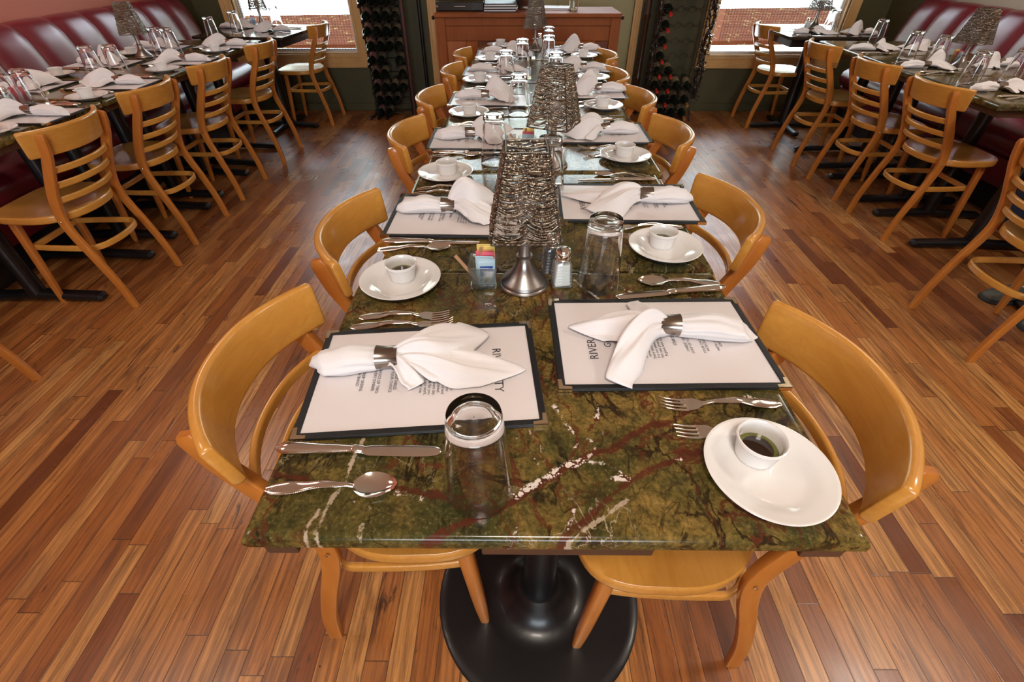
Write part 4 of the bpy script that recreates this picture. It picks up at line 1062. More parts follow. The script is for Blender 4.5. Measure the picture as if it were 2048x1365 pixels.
P_KNIFE = Proto(make_knife()); P_SPOON = Proto(make_spoon()); P_FORK = Proto(make_fork(.190, 1.0)); P_SALAD = Proto(make_fork(.172, .92))
P_PLATE = Proto(make_plate()); P_RAM = Proto(make_ramekin()); P_GLASS = Proto(make_glass()); P_MENU = Proto(make_menu())
P_NAP = [Proto(make_napkin(i)) for i in range(4)]
P_LAMP = Proto(make_lamp()); P_SALT = Proto(make_shaker(M_SALT, 'salt_shaker')); P_PEP = Proto(make_shaker(M_PEPPER, 'pepper_shaker')); P_CAD = Proto(make_caddy())
M_Z = .0068        # menu thickness
G = 'place settings, '
def setting(side, where, menu, yaw, nap, plate=None, ram=None, glass=None, knife=None, spoon=None, forks=None, ring=None, nyaw=0.0, npos=None, grp='middle row'):
    """side +1: the guest faces +x, -1: the guest faces -x. positions are world x, y"""
    f = 0 if side > 0 else pi
    if menu: P_MENU.place((menu[0], menu[1], ZT), f + yaw, 'black-framed menu, ' + where, 'menus, ' + grp)
    if npos: P_NAP[nap].place((npos[0], npos[1], ZT + (M_Z if menu else .0)), f + nyaw, 'ringed white napkin, ' + where, 'napkins, ' + grp)
    if plate: P_PLATE.place((plate[0], plate[1], ZT), 0, 'white bread plate, ' + where, 'bread plates, ' + grp)
    if ram: P_RAM.place((ram[0], ram[1], ZT + .0041), 0, 'fluted oil ramekin, ' + where, 'ramekins, ' + grp)
    if glass: P_GLASS.place((glass[0], glass[1], ZT), random.random(), 'upturned drinking glass, ' + where, 'drinking glasses, ' + grp)
    if knife: P_KNIFE.place((knife[0], knife[1], ZT), knife[2], 'silver table knife, ' + where, 'knives, ' + grp)
    if spoon: P_SPOON.place((spoon[0], spoon[1], ZT), spoon[2], 'silver teaspoon, ' + where, 'spoons, ' + grp)
    if forks:
        P_FORK.place((forks[0][0], forks[0][1], ZT), forks[0][2], 'silver dinner fork, ' + where, 'dinner forks, ' + grp)
        if len(forks) > 1: P_SALAD.place((forks[1][0], forks[1][1], ZT), forks[1][2], 'silver salad fork, ' + where, 'salad forks, ' + grp)
random.seed(3)
# left side of the middle row
LS = [  # menu centre, yaw, napkin (variant, pos, yaw), plate, ramekin, glass, knife, spoon, forks
    dict(menu=(-.193, .281), yaw=.085, nap=0, npos=(-.256, .296), nyaw=.04, plate=(-.287, .556), ram=(-.286, .572), glass=(-.092, .072), knife=(-.382, .129, -.012), spoon=(-.372, .065, .045), forks=[(-.352, .404, .06), (-.344, .434, .05)]),
    dict(menu=(-.186, .873), yaw=-.02, nap=3, npos=(-.222, .886), nyaw=-.02, plate=(-.262, 1.155), ram=(-.257, 1.165), glass=(.012, .700), knife=(-.365, .730, -.015), spoon=(-.368, .690, .09), forks=[(-.345, 1.010, .06), (-.335, 1.042, .10)]),
    dict(menu=(-.172, 1.500), yaw=-.01, nap=2, npos=(-.213, 1.502), nyaw=.10, plate=(-.243, 1.825), ram=(-.240, 1.832), glass=(-.115, 1.272), knife=(-.330, 1.352, .02), spoon=(-.335, 1.315, .12), forks=[(-.31, 1.64, .05), (-.30, 1.67, .10)]),
    dict(menu=(-.160, 2.065), yaw=-.02, nap=3, npos=(-.186, 2.068), nyaw=.0, plate=(-.240, 2.430), ram=(-.233, 2.438), glass=(-.035, 1.835), knife=(-.315, 1.915, .02), spoon=(-.315, 1.885, .08), forks=[(-.31, 2.235, .05), (-.30, 2.268, .10)]),
    dict(menu=(-.150, 2.665), yaw=-.02, nap=1, npos=(-.162, 2.668), nyaw=.0, plate=(-.213, 3.005), ram=(-.205, 3.015), glass=(-.095, 2.375), knife=(-.300, 2.515, .02), spoon=(-.300, 2.485, .08), forks=[(-.30, 2.835, .05), (-.29, 2.865, .10)]),
    dict(menu=(-.115, 3.225), yaw=-.0, nap=1, npos=(-.120, 3.222), nyaw=-.04, plate=(-.165, 3.520), ram=(-.155, 3.525), glass=(-.012, 2.735), knife=(-.275, 3.070, .02), spoon=(-.275, 3.05, .08), forks=[(-.28, 3.395, .05), (-.27, 3.425, .10)]),
]
for i, d in enumerate(LS):
    setting(1, 'left side of the %s table, middle row' % NTH[i], **d)
RS = [
    dict(menu=(.208, .371), yaw=.02, nap=1, npos=(.229, .385), nyaw=-.05, plate=(.294, .096), ram=(.288, .124), glass=(.127, .556), knife=(.387, .537, pi + .15), spoon=(.384, .556, pi - .03), forks=[(.367, .219, pi + .01), (.360, .166, pi + .01)]),
    dict(menu=(.255, .955), yaw=-.02, nap=0, npos=(.307, .955), nyaw=-.02, plate=(.302, .700), ram=(.298, .716), glass=(.048, 1.040), knife=(.375, 1.118, pi + .03), spoon=(.368, 1.143, pi - .10), forks=[(.375, .808, pi), (.37, .765, pi)]),
    dict(menu=(.258, 1.568), yaw=.0, nap=2, npos=(.282, 1.560), nyaw=.0, plate=(.318, 1.312), ram=(.316, 1.326), glass=(.125, 1.680), knife=(.36, 1.735, pi), spoon=(.36, 1.765, pi), forks=[(.36, 1.405, pi), (.35, 1.37, pi + .3)]),
    dict(menu=(.285, 2.190), yaw=.0, nap=3, npos=(.341, 2.195), nyaw=.0, plate=(.334, 1.935), ram=(.331, 1.946), glass=(.145, 2.330), knife=(.375, 2.345, pi), spoon=(.375, 2.375, pi), forks=[(.375, 2.02, pi), (.36, 1.99, pi + .3)]),
    dict(menu=(.300, 2.765), yaw=.0, nap=2, npos=(.325, 2.690), nyaw=-.05, plate=(.360, 2.490), ram=(.356, 2.500), glass=(.140, 2.86), knife=(.375, 2.925, pi), spoon=(.375, 2.955, pi), forks=[(.375, 2.61, pi), (.365, 2.585, pi + .2)]),
    dict(menu=(.322, 3.330), yaw=.0, nap=3, npos=(.375, 3.325), nyaw=.0, plate=(.378, 3.105), ram=(.372, 3.112), glass=(.158, 3.22), knife=(.385, 3.485, pi), spoon=(.385, 3.515, pi), forks=[(.385, 3.20, pi)]),
]
for i, d in enumerate(RS):
    setting(-1, 'right side of the %s table, middle row' % NTH[i], **d)
# centre pieces
P_LAMP.place((-.028, .556, ZT), .02, 'lamp with a square beaded shade nearest the camera', 'beaded lamps')
P_LAMP.place((.070, 1.245, ZT), -.42, 'second beaded lamp from the camera in the middle row', 'beaded lamps')
P_LAMP.place((.078, 3.36, ZT), -.25, 'beaded lamp at the far end of the middle row, before the wooden cabinet', 'beaded lamps')
P_SALT.place((.050, .556, ZT), .12, 'salt shaker with white salt beside the nearest beaded lamp', 'shakers')
P_PEP.place((.033, .612, ZT), .12, 'pepper shaker behind the salt shaker at the nearest beaded lamp', 'shakers')
P_SALT.place((.112, 3.46, ZT), .1, 'salt shaker at the far end of the middle row', 'shakers')
P_CAD.place((-.112, .560, ZT), -.02, 'square glass holder of sugar packets left of the nearest beaded lamp', 'sugar holders')
P_CAD.place((-.010, 1.345, ZT), -.1, 'glass holder of sugar packets at the second beaded lamp of the middle row', 'sugar holders')

# left banquette tables: guests on chairs face -x, guests on the banquette face +x
LA = [(1.565, 1.790), (2.085, 2.355), (2.690, 2.960), (3.300, 3.530)]
for i, (py, my) in enumerate(LA):
    w = 'aisle side of the %s left banquette table' % ['nearest', 'second', 'third', 'farthest'][i]
    setting(-1, w, (-2.085, my), .0, [1, 2, 1, 2][i], plate=(-2.03, py), ram=(-2.04, py + .012), knife=(-1.985, my + .165, pi + .02), spoon=(-1.99, my + .195, pi - .05) if i != 3 else None, forks=[(-1.99, my - .15, pi)],
            npos=(-2.055, my), glass=[(-2.13, 1.925), (-2.16, 2.535), (-2.22, 3.16), (-2.26, 3.745)][i], grp='left banquette')
for i, (py, my) in enumerate([(None, None), (2.56, 2.315), (3.20, 2.885), (None, 3.43)]):
    if my is None: continue
    w = 'bench side of the %s left banquette table' % ['nearest', 'second', 'third', 'farthest'][i]
    setting(1, w, (-2.50, my), .0, [0, 2, 3, 1][i], plate=(-2.53, py) if py else None, ram=(-2.525, py) if py else None, npos=(-2.51, my), knife=(-2.66, my - .15, 0), forks=[(-2.65, my + .15, 0)],
            glass=[None, (-2.26, 2.50), (-2.32, 3.19), None][i], grp='left banquette')
P_GLASS.place((-2.215, 1.90, ZT), 0, 'upturned drinking glass behind another on the nearest left banquette table', 'drinking glasses, left banquette')
P_LAMP.place((-2.40, 3.12, ZT), .35, 'beaded lamp on the left banquette tables', 'beaded lamps')
P_SALT.place((-2.250, 1.93, ZT), .2, 'salt shaker on the nearest left banquette table', 'shakers')
P_PEP.place((-2.310, 1.955, ZT), .2, 'pepper shaker on the nearest left banquette table', 'shakers')
def sachet_box():
    r = empty('sugar_caddy'); r['category'] = 'sugar holder'
    MB().rings([[(x, y, z) for x, y in rrect(2 * h, 2 * h, .005, 3)] for h, z in ((.024, 0), (.026, .002), (.028, .045), (.0265, .045), (.024, .005), (.022, .004))]).build('glass_holder', M_GLASS, r)
    for k in range(5):
        o = MB().box(-.019, .019, -.001, .001, 0, .062).build('red_packet', M_PINK, r, smooth=False); o.location = (0, -.014 + .007 * k, .008); o.rotation_euler = (.05 * k - .1, 0, 0)
    return r
tag(sachet_box(), 'glass holder of red sugar packets on the nearest left banquette table', 'sugar holder', 'sugar holders').location = (-2.265, 2.005, ZT)

# right banquette tables: guests on chairs face +x
RA = [(2.285, 2.245), (2.290, 2.790), (2.335, 3.375)]
for i, (nx, ny) in enumerate(RA):
    w = 'aisle side of the %s right banquette table' % ['nearest', 'middle', 'farthest'][i]
    setting(1, w, None, 0, [0, 3, 1][i], npos=(nx, ny), knife=(2.185, ny - .125, .0), spoon=(2.19, ny - .165, .1), forks=[(2.19, ny + .14, 0.0)], grp='right banquette',
            glass=[(2.23, 2.375), (2.345, 3.045), (2.475, 3.60)][i], nyaw=-.06)
    w = 'bench side of the %s right banquette table' % ['nearest', 'middle', 'farthest'][i]
    setting(-1, w, None, 0, [3, 2, 0][i], npos=(2.76, ny + .07), knife=(2.85, ny + .17, pi), grp='right banquette', glass=[(2.49, 2.44), (2.39, 2.865), None][i], nyaw=-.03)
P_LAMP.place((2.46, 2.76, ZT), .30, 'beaded lamp on the right banquette tables', 'beaded lamps')
P_CAD.place((2.50, 2.86, ZT), .4, 'square glass holder of sugar packets behind the lamp on the right banquette tables', 'sugar holders')
P_PEP.place((2.47, 2.62, ZT), .2, 'pepper shaker near the lamp on the right banquette tables', 'shakers')
# window tables
for sd, x0, grp in ((-1, -2.17, 'left window table'), (1, 2.42, 'right window table')):
    t = 'the dark table under the %s window' % ('left' if sd < 0 else 'right')
    if sd < 0:
        P_NAP[2].place((-2.03, 4.28, ZT), pi, 'ringed white napkin, aisle side of ' + t, 'napkins, window tables')
        P_NAP[1].place((-2.42, 4.45, ZT), 0, 'ringed white napkin, far side of ' + t, 'napkins, window tables')
        P_GLASS.place((-2.26, 4.12, ZT), 0, 'upturned drinking glass near the edge of ' + t, 'drinking glasses, window tables')
        P_GLASS.place((-2.08, 4.47, ZT), 0, 'upturned drinking glass beside the window on ' + t, 'drinking glasses, window tables')
        P_LAMP.place((-2.22, 4.50, ZT), .5, 'beaded lamp on ' + t, 'beaded lamps')
        P_CAD.place((-2.31, 4.53, ZT), .3, 'glass holder of sugar packets on ' + t, 'sugar holders')
        P_KNIFE.place((-1.86, 4.42, ZT), pi, 'silver table knife on ' + t, 'knives, window tables')
        P_SPOON.place((-1.86, 4.16, ZT), pi + .2, 'silver teaspoon on ' + t, 'spoons, window tables')
    else:
        P_NAP[0].place((2.27, 4.12, ZT), 0, 'ringed white napkin, aisle side of ' + t, 'napkins, window tables')
        P_NAP[3].place((2.66, 4.10, ZT), pi, 'ringed white napkin, far side of ' + t, 'napkins, window tables')
        P_GLASS.place((2.48, 4.22, ZT), 0, 'upturned drinking glass nearest the camera on ' + t, 'drinking glasses, window tables')
        P_GLASS.place((2.55, 4.38, ZT), 0, 'upturned drinking glass beside the lamp on ' + t, 'drinking glasses, window tables')
        P_LAMP.place((2.46, 4.45, ZT), .1, 'beaded lamp on ' + t, 'beaded lamps')
        P_SALT.place((2.35, 4.35, ZT), .1, 'salt shaker on ' + t, 'shakers')
        P_KNIFE.place((2.10, 3.99, ZT), 0, 'silver table knife on ' + t, 'knives, window tables')
        P_SPOON.place((2.12, 4.30, ZT), .1, 'silver teaspoon on ' + t, 'spoons, window tables')
# ------------------------------------------------------------------ wooden cabinet behind the middle row
BX0, BX1, BY0, BY1, BZ = -0.640, 0.712, 3.775, 4.235, 0.925
r = empty('wooden_cabinet', ((BX0 + BX1) / 2, (BY0 + BY1) / 2, 0)); tag(r, 'cherry wood cabinet with panelled front at the end of the middle row', 'cabinet')
hw, hd = (BX1 - BX0) / 2, (BY1 - BY0) / 2
MB().box(-hw + .03, hw - .03, -hd + .035, hd - .01, 0.06, BZ - .025).build('carcass', M_CHERRY2, r, smooth=False)
MB().box(-hw, hw, -hd, hd, BZ - .026, BZ).build('top_board', M_CABTOP if False else M_CHERRY, r, smooth=False, bevel=.006)
for s in (-1, 1):
    MB().box(min(s * hw * .995, s * (hw - .075)), max(s * hw * .995, s * (hw - .075)), -hd + .012, -hd + .06, 0, BZ - .027).build('corner_post', M_CHERRY, r, smooth=False, bevel=.004)
    o = MB().lathe([(0, 0), (.010, 0), (.008, .008), (.013, .014), (.013, .020), (.008, .025), (0, .026)], 16).build('side_knob', M_BLACK, r); o.location = (s * (hw - .003), -hd + .05, .895); o.rotation_euler = (0, s * pi / 2, 0)
MB().box(-hw + .075, hw - .075, -hd + .018, -hd + .05, BZ - .075, BZ - .028).build('upper_rail', M_CHERRY, r, smooth=False, bevel=.002)
MB().box(-hw + .075, hw - .075, -hd + .024, -hd + .05, BZ - .17, BZ - .078).build('frieze_panel', M_CHERRY, r, smooth=False, bevel=.002)
MB().box(-hw + .075, hw - .075, -hd + .018, -hd + .05, 0.06, 0.14).build('lower_rail', M_CHERRY, r, smooth=False, bevel=.002)
rg = random.Random(8); x = -hw + .078; k = 0
M_CH = [mat_wood('cherry_board_a', (0.36, 0.10, 0.010), (0.46, 0.14, 0.018), (0.28, .065, .008), .5, .8, 2, 0), M_CHERRY2, mat_wood('cherry_board_b', (0.13, .026, .005), (.18, .04, .008), (.09, .016, .004), .5, .8, 2, 0)]
ws = [.13, .085, .17, .09, .16, .085, .165, .14, .085]
s_ = (2 * hw - .156) / sum(ws)
for w in ws:
    w *= s_
    MB().box(x + .0015, x + w - .0015, -hd + .026 + .004 * (k % 2), -hd + .05, 0.142, BZ - .172).build('front_board', M_CH[k % 3], r, smooth=False, bevel=.002); x += w; k += 1
# black letter trays, menu stacks, pewter bucket, plate stack, water glass on the cabinet
r = empty('letter_tray_stack', (-.46, 4.02, BZ)); tag(r, 'black stacked drawer box with silver knobs on the left end of the cabinet', 'drawer box')
for k in range(4):
    MB().box(-.175, .175, -.13, .13, .004 + .062 * k, .058 + .062 * k).build('drawer', M_TRAYB, r, smooth=False, bevel=.004)
    MB().box(-.04, .04, -.1345, -.130, .030 + .062 * k, .034 + .062 * k).build('drawer_edge_line', M_STEEL, r, smooth=False)
for k in range(2):
    o = MB().lathe([(0, 0), (.007, .001), (.008, .006), (0, .010)], 14).build('knob', M_STEEL, r); o.location = (-.165, -.13, .03 + .125 * k); o.rotation_euler = (pi / 2, 0, 0)
def paper_stack(name, loc, rz, n, sx, sy, th, label, cat, mats):
    rr = empty(name, loc, rz); tag(rr, label, cat); rg = random.Random(n)
    for k in range(n):
        g = MB().box(-sx / 2, sx / 2, -sy / 2, sy / 2, th * k, th * (k + 1) - .0005)
        o = g.build('folder', mats[k % len(mats)], rr, smooth=False); o.rotation_euler = (0, 0, rg.uniform(-.06, .06)); o.location = (rg.uniform(-.004, .004), rg.uniform(-.004, .004), 0)
    return rr
paper_stack('menu_stack', (-.165, 3.985, BZ), .04, 7, .23, .30, .0075, 'pile of spare menus on the cabinet beside the black drawer box', 'menus', [M_BLKMAT, M_PAPER])
paper_stack('paper_stack', (.245, 4.05, BZ), -.1, 4, .22, .18, .004, 'low pile of white papers on the cabinet beside the water glass', 'papers', [M_PAPER])
o = MB().lathe([(0, .004), (.045, .004), (.052, .010), (.050, .022), (.058, .040), (.085, .090), (.098, .150), (.102, .185), (.108, .190), (.106, .194), (.098, .188), (.094, .150), (.080, .092), (.052, .045), (0, .040), ], 48)
o = MB().lathe([(0, 0), (.052, 0), (.056, .006), (.050, .014), (.050, .024), (.062, .042), (.088, .090), (.100, .150), (.104, .185), (.110, .190), (.108, .194), (.099, .188), (.095, .150), (.082, .092), (.056, .048), (0, .044)], 48).build('wine_bucket', M_PEWTER, None, angle=50)
tag(o, 'pewter wine bucket standing on the cabinet behind the far beaded lamp', 'bucket'); o.location = (.015, 4.06, BZ)
r = empty('water_glass', (.372, 3.895, BZ)); tag(r, 'upright glass of water on the cabinet', 'glass')
MB().lathe([(0, .012), (.026, .012), (.029, .03), (.0385, .148), (.0405, .149), (.0410, .147), (.031, .02), (.029, .001), (0, 0)], 36).build('tumbler', M_GLASS, r)
MB().lathe([(0, .0125), (.0255, .0125), (.028, .03), (.0345, .10), (0, .10)], 36).build('water', M_WATER, r)

# ------------------------------------------------------------------ poles beside the cabinet opening
o = MB().tube([(-.925, 4.86, 0), (-.925, 4.86, 2.3)], .017, 16).build('iron_pole', M_BLACK); tag(o, 'thin black pole against the wall left of the cabinet', 'pole')
b = MB().lathe([(.0, 0), (.05, 0), (.05, .01), (.03, .02), (.027, .3), (.030, .305), (.030, .32), (.027, .33), (.026, .79), (.032, .80), (.033, .82), (.026, .83), (.025, 2.2), (0, 2.2)], 20)
o = b.build('bamboo_pole', M_BROWNP); o.location = (1.125, 4.80, 0); tag(o, 'dark brown bamboo pole against the wall right of the cabinet', 'pole')

# ------------------------------------------------------------------ wine bottles and racks
def bottle(cap, label, name):
    """lies along -y (neck towards the room), centre of the base at the origin"""
    r = empty(name); r['category'] = 'wine bottle'
    MB().lathe([(0, .003), (.025, 0), (.034, .004), (.0365, .012), (.0365, .185), (.034, .205), (.026, .225), (.0175, .240), (.0145, .255), (.0138, .262), (0, .262)], 28).build('bottle_body', M_BOTTLE, r)
    MB().lathe([(.0370, .070), (.0370, .150)], 28, caps=False).build('label_paper', label, r)
    MB().lathe([(0, .300), (.0135, .300), (.0152, .296), (.0152, .288), (.0142, .284), (.0146, .240), (.0, .240)], 20).build('foil_cap', cap, r)
    for c in r.children: c.rotation_euler = (pi / 2, 0, 0)
    return r
PB = {k: Proto(bottle(*v, 'wine_bottle')) for k, v in dict(red=(M_REDCAP, M_LABEL), blk=(M_BLKCAP, M_LABEL), flo=(M_BLKCAP, M_LABELR), amb=(M_GOLDCAP, M_LABEL)).items()}
rows = ['bottom', 'second', 'third', 'fourth', 'fifth', 'sixth', 'seventh', 'eighth', 'ninth', 'top']
# left rack: iron ladder stand with two uprights and a dark red post
r = empty('wine_rack', (-1.25, 4.72, 0)); tag(r, 'iron wine rack packed with bottles by the left window', 'wine rack')
MB().tube(spline([(-.235, -.14, .006), (-.20, -.12, .012), (-.175, -.04, .05), (-.172, .0, .3), (-.172, .02, 1.35)], 6), .009, 10).build('upright', M_BLACK, r)
MB().tube([(.175, .0, .006), (.175, .02, 1.35)], .008, 10).build('upright', M_BLACK, r)
o = MB().box(.192, .216, -.05, -.02, 0, 1.5).build('red_post', M_REDWOOD, r, smooth=False, bevel=.003)
for k in range(11):
    z = .075 + .112 * k
    MB().tube([(-.172, -.035, z - .040), (.175, -.035, z - .040)], .0035, 6).build('rung', M_BLACK, r)
    MB().tube([(-.172, .075, z - .040), (.175, .075, z - .040)], .0035, 6).build('rung', M_BLACK, r)
skip = {(3, 2), (3, 1.5), (4, 2), (2, 3), (0, 3), (0, 0.0)}
colsn = ['first', 'second', 'third', 'fourth']
for k in range(11):
    for c in range(4):
        if (k, c) in {(0, 2), (0, 3), (1, 3), (3, 2), (4, 2)}: continue
        x = -1.25 - .129 + .086 * c + (0.006 if k % 2 else -.006); z = .075 + .112 * k
        kind = 'flo' if c == 0 else 'blk'
        PB[kind].place((x, 4.845, z), 0.0, 'dark wine bottle in the left rack, %s column, %s row from the floor' % (colsn[c], (rows + ['eleventh'])[min(k, 10)] if k else 'lowest'), 'bottles in the left rack', rx=radians(14))
# right rack: wire frame with scalloped wires
r = empty('wine_rack', (1.415, 4.66, 0)); tag(r, 'wire wine rack with scalloped wires by the right window', 'wine rack')
for s in (-1, 1):
    MB().tube(spline([(s * .205, -.15, .006), (s * .205, -.10, .03), (s * .205, -.02, .30), (s * .205, .0, 1.5)], 6), .006, 8).build('upright', M_WIRE, r)
    MB().tube(spline([(s * .205, .16, .006), (s * .205, .14, .3), (s * .205, .13, 1.5)], 6), .006, 8).build('upright', M_WIRE, r)
for k in range(11):
    z = .055 + .118 * k
    for y in (-.03, .12):
        pts = [(-.205 + .41 * i / 64, y, z + .016 * (cos(2 * pi * 4 * i / 64) - 0.9)) for i in range(65)]
        MB().tube(pts, .0026, 6).build('scalloped_wire', M_WIRE, r)
rs_ = {0: [0, 1, 2, 3], 1: [0, 1, 2, 3], 2: [0, 1, 2, 3], 3: [0, 1], 4: [0], 5: [0], 6: [0], 7: [0], 8: [0, 1, 2, 3]}
for k, cs in rs_.items():
    for c in cs:
        x = 1.415 - .154 + .1027 * c; z = .090 + .118 * k
        kind = 'red' if (c < 2 or k >= 4) else ('amb' if c == 3 and k < 2 else 'blk')
        PB[kind].place((x, 4.805, z), 0, 'wine bottle with a %s cap, right rack, %s column, %s row from the floor' % ({'red': 'red', 'amb': 'amber', 'blk': 'black'}[kind], colsn[c], rows[k] if k else 'lowest'), 'bottles in the right rack', rx=radians(14))
# vine garlands wound round the rack's uprights
def garland(x, y, z0, z1, rad, seed):
    rg = random.Random(seed); b = MB()
    for q in range(5):
        ph = rg.uniform(0, 6); pts = []
        n = 70
        for i in range(n + 1):
            t = i / n; a = ph + t * (z1 - z0) * 16 * (1 if q % 2 else -.8)
            rr = rad * (.35 + .5 * rg.random()); pts.append((rr * cos(a), rr * sin(a) * .8, z0 + (z1 - z0) * t))
        b.tube(pts, .0085, 6)
    for i in range(420):
        z = rg.uniform(z0, z1); a = rg.uniform(0, 6.28); rr = rad * rg.uniform(.6, 1.15); L = rg.uniform(.012, .03)
        c = Vector((rr * cos(a), rr * sin(a), z)); d = Vector((cos(a) + rg.uniform(-.6, .6), sin(a) + rg.uniform(-.6, .6), rg.uniform(-.9, .5))).normalized() * L
        w = Vector((-sin(a), cos(a), rg.uniform(-.4, .4))).normalized() * L * .4
        up = Vector((0, 0, .002))
        p = [c, c + d * .5 + w, c + d, c + d * .5 - w]
        b.add([tuple(v) for v in p] + [tuple(v + up) for v in p], [(0, 1, 2, 3), (7, 6, 5, 4), (0, 4, 5, 1), (1, 5, 6, 2), (2, 6, 7, 3), (3, 7, 4, 0)])
    o = b.build('vine_garland', M_VINE, None, angle=60); o.location = (x, y, 0); return o
tag(garland(1.640, 4.60, .18, 1.5, .034, 3), 'dark twisted vine garland on the right upright of the wire wine rack', 'garland')
tag(garland(1.195, 4.63, .10, 1.5, .024, 7), 'dark twisted vine garland on the left upright of the wire wine rack', 'garland')

M_LIP = simple('lips', (0.42, 0.14, 0.12), 0.5)
# ------------------------------------------------------------------ people at the right edge
def skin_mesh(name, joints, links, mat, parent, sub=2, root='hip'):
    names = list(joints); me = bpy.data.meshes.new(name)
    me.from_pydata([joints[n][0] for n in names], [(names.index(a), names.index(b_)) for a, b_ in links], [])
    o = bpy.data.objects.new(name, me); COL.objects.link(o); o.parent = parent
    sk = o.modifiers.new('skin', 'SKIN'); sk.use_smooth_shade = True
    for i, n in enumerate(names):
        d = me.skin_vertices[0].data[i]; rr = joints[n][1]; d.radius = rr if isinstance(rr, tuple) else (rr, rr); d.use_root = (n == root)
    ms = o.modifiers.new('sub', 'SUBSURF'); ms.levels = sub; ms.render_levels = sub
    dg = bpy.context.evaluated_depsgraph_get(); dg.update()
    m2 = bpy.data.meshes.new_from_object(o.evaluated_get(dg)); m2.name = name
    o.modifiers.clear(); o.data = m2; m2.materials.clear(); m2.materials.append(mat)
    for p in m2.polygons: p.use_smooth = True
    return o
def sitter(loc, rz, label, foot_fwd, shirt, seat_z=.46):
    """faces +x, seat point at the origin; legs bent, hands in the lap"""
    r = empty('person', loc, rz); tag(r, label, 'person')
    z = seat_z
    J = {'hip': ((0, 0, z + .10), .125), 'belly': ((-.01, 0, z + .24), .12), 'chest': ((-.02, 0, z + .40), (.16, .115)), 'neck0': ((-.01, 0, z + .53), .050), 'neck': ((0.0, 0, z + .585), .044), 'head0': ((.030, 0, z + .645), .066), 'head1': ((.018, 0, z + .725), (.092, .100)), 'head2': ((.006, 0, z + .80), (.078, .085))}
    L = [('hip', 'belly'), ('belly', 'chest'), ('chest', 'neck0'), ('neck0', 'neck'), ('neck', 'head0'), ('head0', 'head1'), ('head1', 'head2')]
    for s, n in ((1, 'l'), (-1, 'r')):
        J.update({'sh' + n: ((-.01, s * .175, z + .485), .044), 'el' + n: ((.07, s * .235, z + .26), .042), 'wr' + n: ((.27, s * .12, z + .20), .028), 'ha' + n: ((.33, s * .08, z + .19), (.040, .018)),
                  'th' + n: ((.06, s * .095, z + .085), .085), 'kn' + n: ((.43, s * .12, z + .06), .060), 'sk' + n: ((.43 * .5 + foot_fwd * .5 + .02, s * .12, z * .55), .055), 'an' + n: ((foot_fwd, s * .115, .085), .032), 'ft' + n: ((foot_fwd + .09, s * .118, .034), .018)})
        L += [('neck0', 'sh' + n), ('sh' + n, 'el' + n), ('el' + n, 'wr' + n), ('wr' + n, 'ha' + n), ('hip', 'th' + n), ('th' + n, 'kn' + n), ('kn' + n, 'sk' + n), ('sk' + n, 'an' + n), ('an' + n, 'ft' + n)]
    skin_mesh('body', J, L, M_SKIN, r)
    # fingers
    for s in (1, -1):
        b = MB()
        for q in range(4):
            y = s * (.055 + .018 * q); l = [.055, .066, .070, .058][q]
            b.tube(spline([(.345, y, z + .193), (.345 + l * .5, y, z + .190), (.345 + l, y - s * .002, z + .172)], 4), .0085, 8)
        b.tube(spline([(.31, s * .045, z + .195), (.335, s * .028, z + .195), (.355, s * .024, z + .185)], 4), .0095, 8)
        b.build('fingers', M_SKIN, r)
    # face and hair
    b = MB()
    b.lathe([(0, -.012), (.010, -.006), (.012, .004), (.006, .022), (0, .026)], 10, center=(.104, 0, z + .703)); b.build('nose', M_SKIN, r)
    for s in (1, -1): MB().lathe([(0, -.005), (.0045, -.003), (.0055, 0), (.0045, .003), (0, .005)], 10, center=(.0915, s * .031, z + .735)).build('iris', M_HAIR, r)
    for s in (1, -1):
        MB().lathe([(0, -.009), (.008, -.005), (.010, 0), (.008, .005), (0, .009)], 12, center=(.084, s * .031, z + .735)).build('eye', M_SALT, r)
        MB().lathe([(0, -.028), (.012, -.018), (.015, 0), (.012, .02), (0, .028)], 12, center=(.005, s * .088, z + .715)).build('ear', M_SKIN, r)
    MB().box(.082, .094, -.019, .019, z + .664, z + .671).build('mouth', M_LIP, r, bevel=.003)
    HJ = {'a': ((.020, 0, z + .815), (.088, .085)), 'b': ((-.032, 0, z + .775), (.098, .095)), 'c': ((-.050, 0, z + .70), (.084, .062))}
    skin_mesh('hair', HJ, [('a', 'b'), ('b', 'c')], M_HAIR, r, root='a')
    # clothes
    SJ = {k: (v[0], tuple(q * 1.09 + .006 for q in (v[1] if isinstance(v[1], tuple) else (v[1], v[1])))) for k, v in J.items() if k in ('hip', 'belly', 'chest', 'neck0', 'shl', 'shr', 'ell', 'elr')}
    SJ['shl'] = (J['shl'][0], .078); SJ['shr'] = (J['shr'][0], .078); SJ['hip'] = (J['hip'][0], (.172, .150)); SJ['belly'] = (J['belly'][0], (.158, .135)); SJ['chest'] = (J['chest'][0], (.195, .140))
    SJ['neck0'] = (J['neck0'][0], .078)
    TJ = {k: SJ[k] for k in ('hip', 'belly', 'chest', 'neck0')}
    TJ['yoke'] = ((-.012, 0, z + .505), (.215, .120)); TJ['neck0'] = ((-.008, 0, z + .56), .088); TJ['hip'] = ((0, 0, z + .07), (.175, .150))
    skin_mesh('shirt', TJ, [('hip', 'belly'), ('belly', 'chest'), ('chest', 'yoke'), ('yoke', 'neck0')], shirt, r)
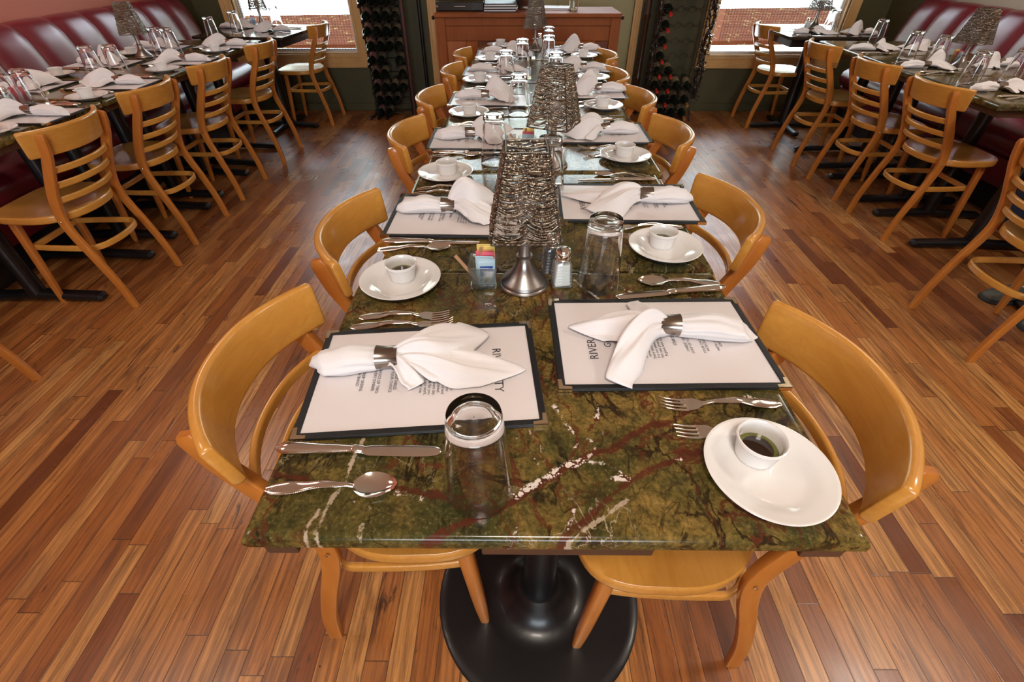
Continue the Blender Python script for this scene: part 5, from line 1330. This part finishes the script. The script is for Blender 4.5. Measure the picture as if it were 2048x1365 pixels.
    for n in 'lr':
        s = 1 if n == 'l' else -1
        skin_mesh('sleeve', {'in': ((-.01, s * .09, z + .515), .092), 'sh': ((-.01, s * .185, z + .505), .094), 'el': (J['el' + n][0], .060), 'cu': (tuple(Vector(J['el' + n][0]).lerp(Vector(J['wr' + n][0]), .35)), .048)}, [('in', 'sh'), ('sh', 'el'), ('el', 'cu')], shirt, r, root='in')
    KJ = {'hip': (J['hip'][0], (.165, .135))}; KL = []
    for n in 'lr':
        for k, rr in (('th', .094), ('kn', .070), ('sk', .066)): KJ[k + n] = (J[k + n][0], rr)
        a = Vector(J['sk' + n][0]); c = Vector(J['an' + n][0]); KJ['cu' + n] = (tuple(a.lerp(c, .82)), .058)
        KL += [('hip', 'th' + n), ('th' + n, 'kn' + n), ('kn' + n, 'sk' + n), ('sk' + n, 'cu' + n)]
    skin_mesh('jeans', KJ, KL, M_DENIM, r)
    for n, s in (('l', 1), ('r', -1)):
        ax, ay, az = J['an' + n][0]
        b = MB(); rs = []
        for x, w, z0, z1 in ((-.072, .020, .012, .060), (-.064, .034, .010, .078), (-.03, .039, .010, .100), (.03, .040, .010, .100), (.07, .043, .010, .084), (.12, .047, .010, .056), (.165, .044, .010, .046), (.195, .030, .012, .036), (.203, .012, .015, .026)):
            rs.append([(ax + x, ay + w * cos(a) * (1 if sin(a) < 0 else .86), (z0 + z1) / 2 + (z1 - z0) / 2 * math.copysign(abs(sin(a)) ** .7, sin(a))) for a in [2 * pi * j / 18 for j in range(18)]])
        b.rings(rs); sh = b.build('shoe', M_SHOE, r, angle=70)
        b = MB(); rs = []
        for x, w in ((-.076, .022), (-.066, .037), (-.03, .042), (.03, .043), (.12, .050), (.17, .046), (.20, .030), (.208, .012)): rs.append([(ax + x, ay - w, .0), (ax + x, ay + w, .0), (ax + x, ay + w, .016), (ax + x, ay - w, .016)])
        b.rings(rs); b.build('sole', M_SOLE, sh, bevel=.003)
        lb = MB()
        for q in range(4): lb.tube([(ax + .045 + .022 * q, ay - .018, .0935 - .0105 * q), (ax + .048 + .022 * q, ay + .018, .0935 - .0105 * q)], .0028, 6)
        lb.build('laces', M_SALT, sh)
        MB().tube([(ax - .005, ay, .07), (ax + .35 * (J['sk' + n][0][0] - ax), ay, .20)], .043, 18).build('sock', M_SOCK, r)
    return r
sitter((2.02, 1.335, 0), 0.0, 'person in blue jeans seated on the chair at the right edge, seen from behind', .50, M_SHIRT, .45)
sitter((3.14, 1.465, 0), pi, 'person on the right banquette, only grey sneakers and white socks in view under the chair', .74, M_SHIRT, .47)
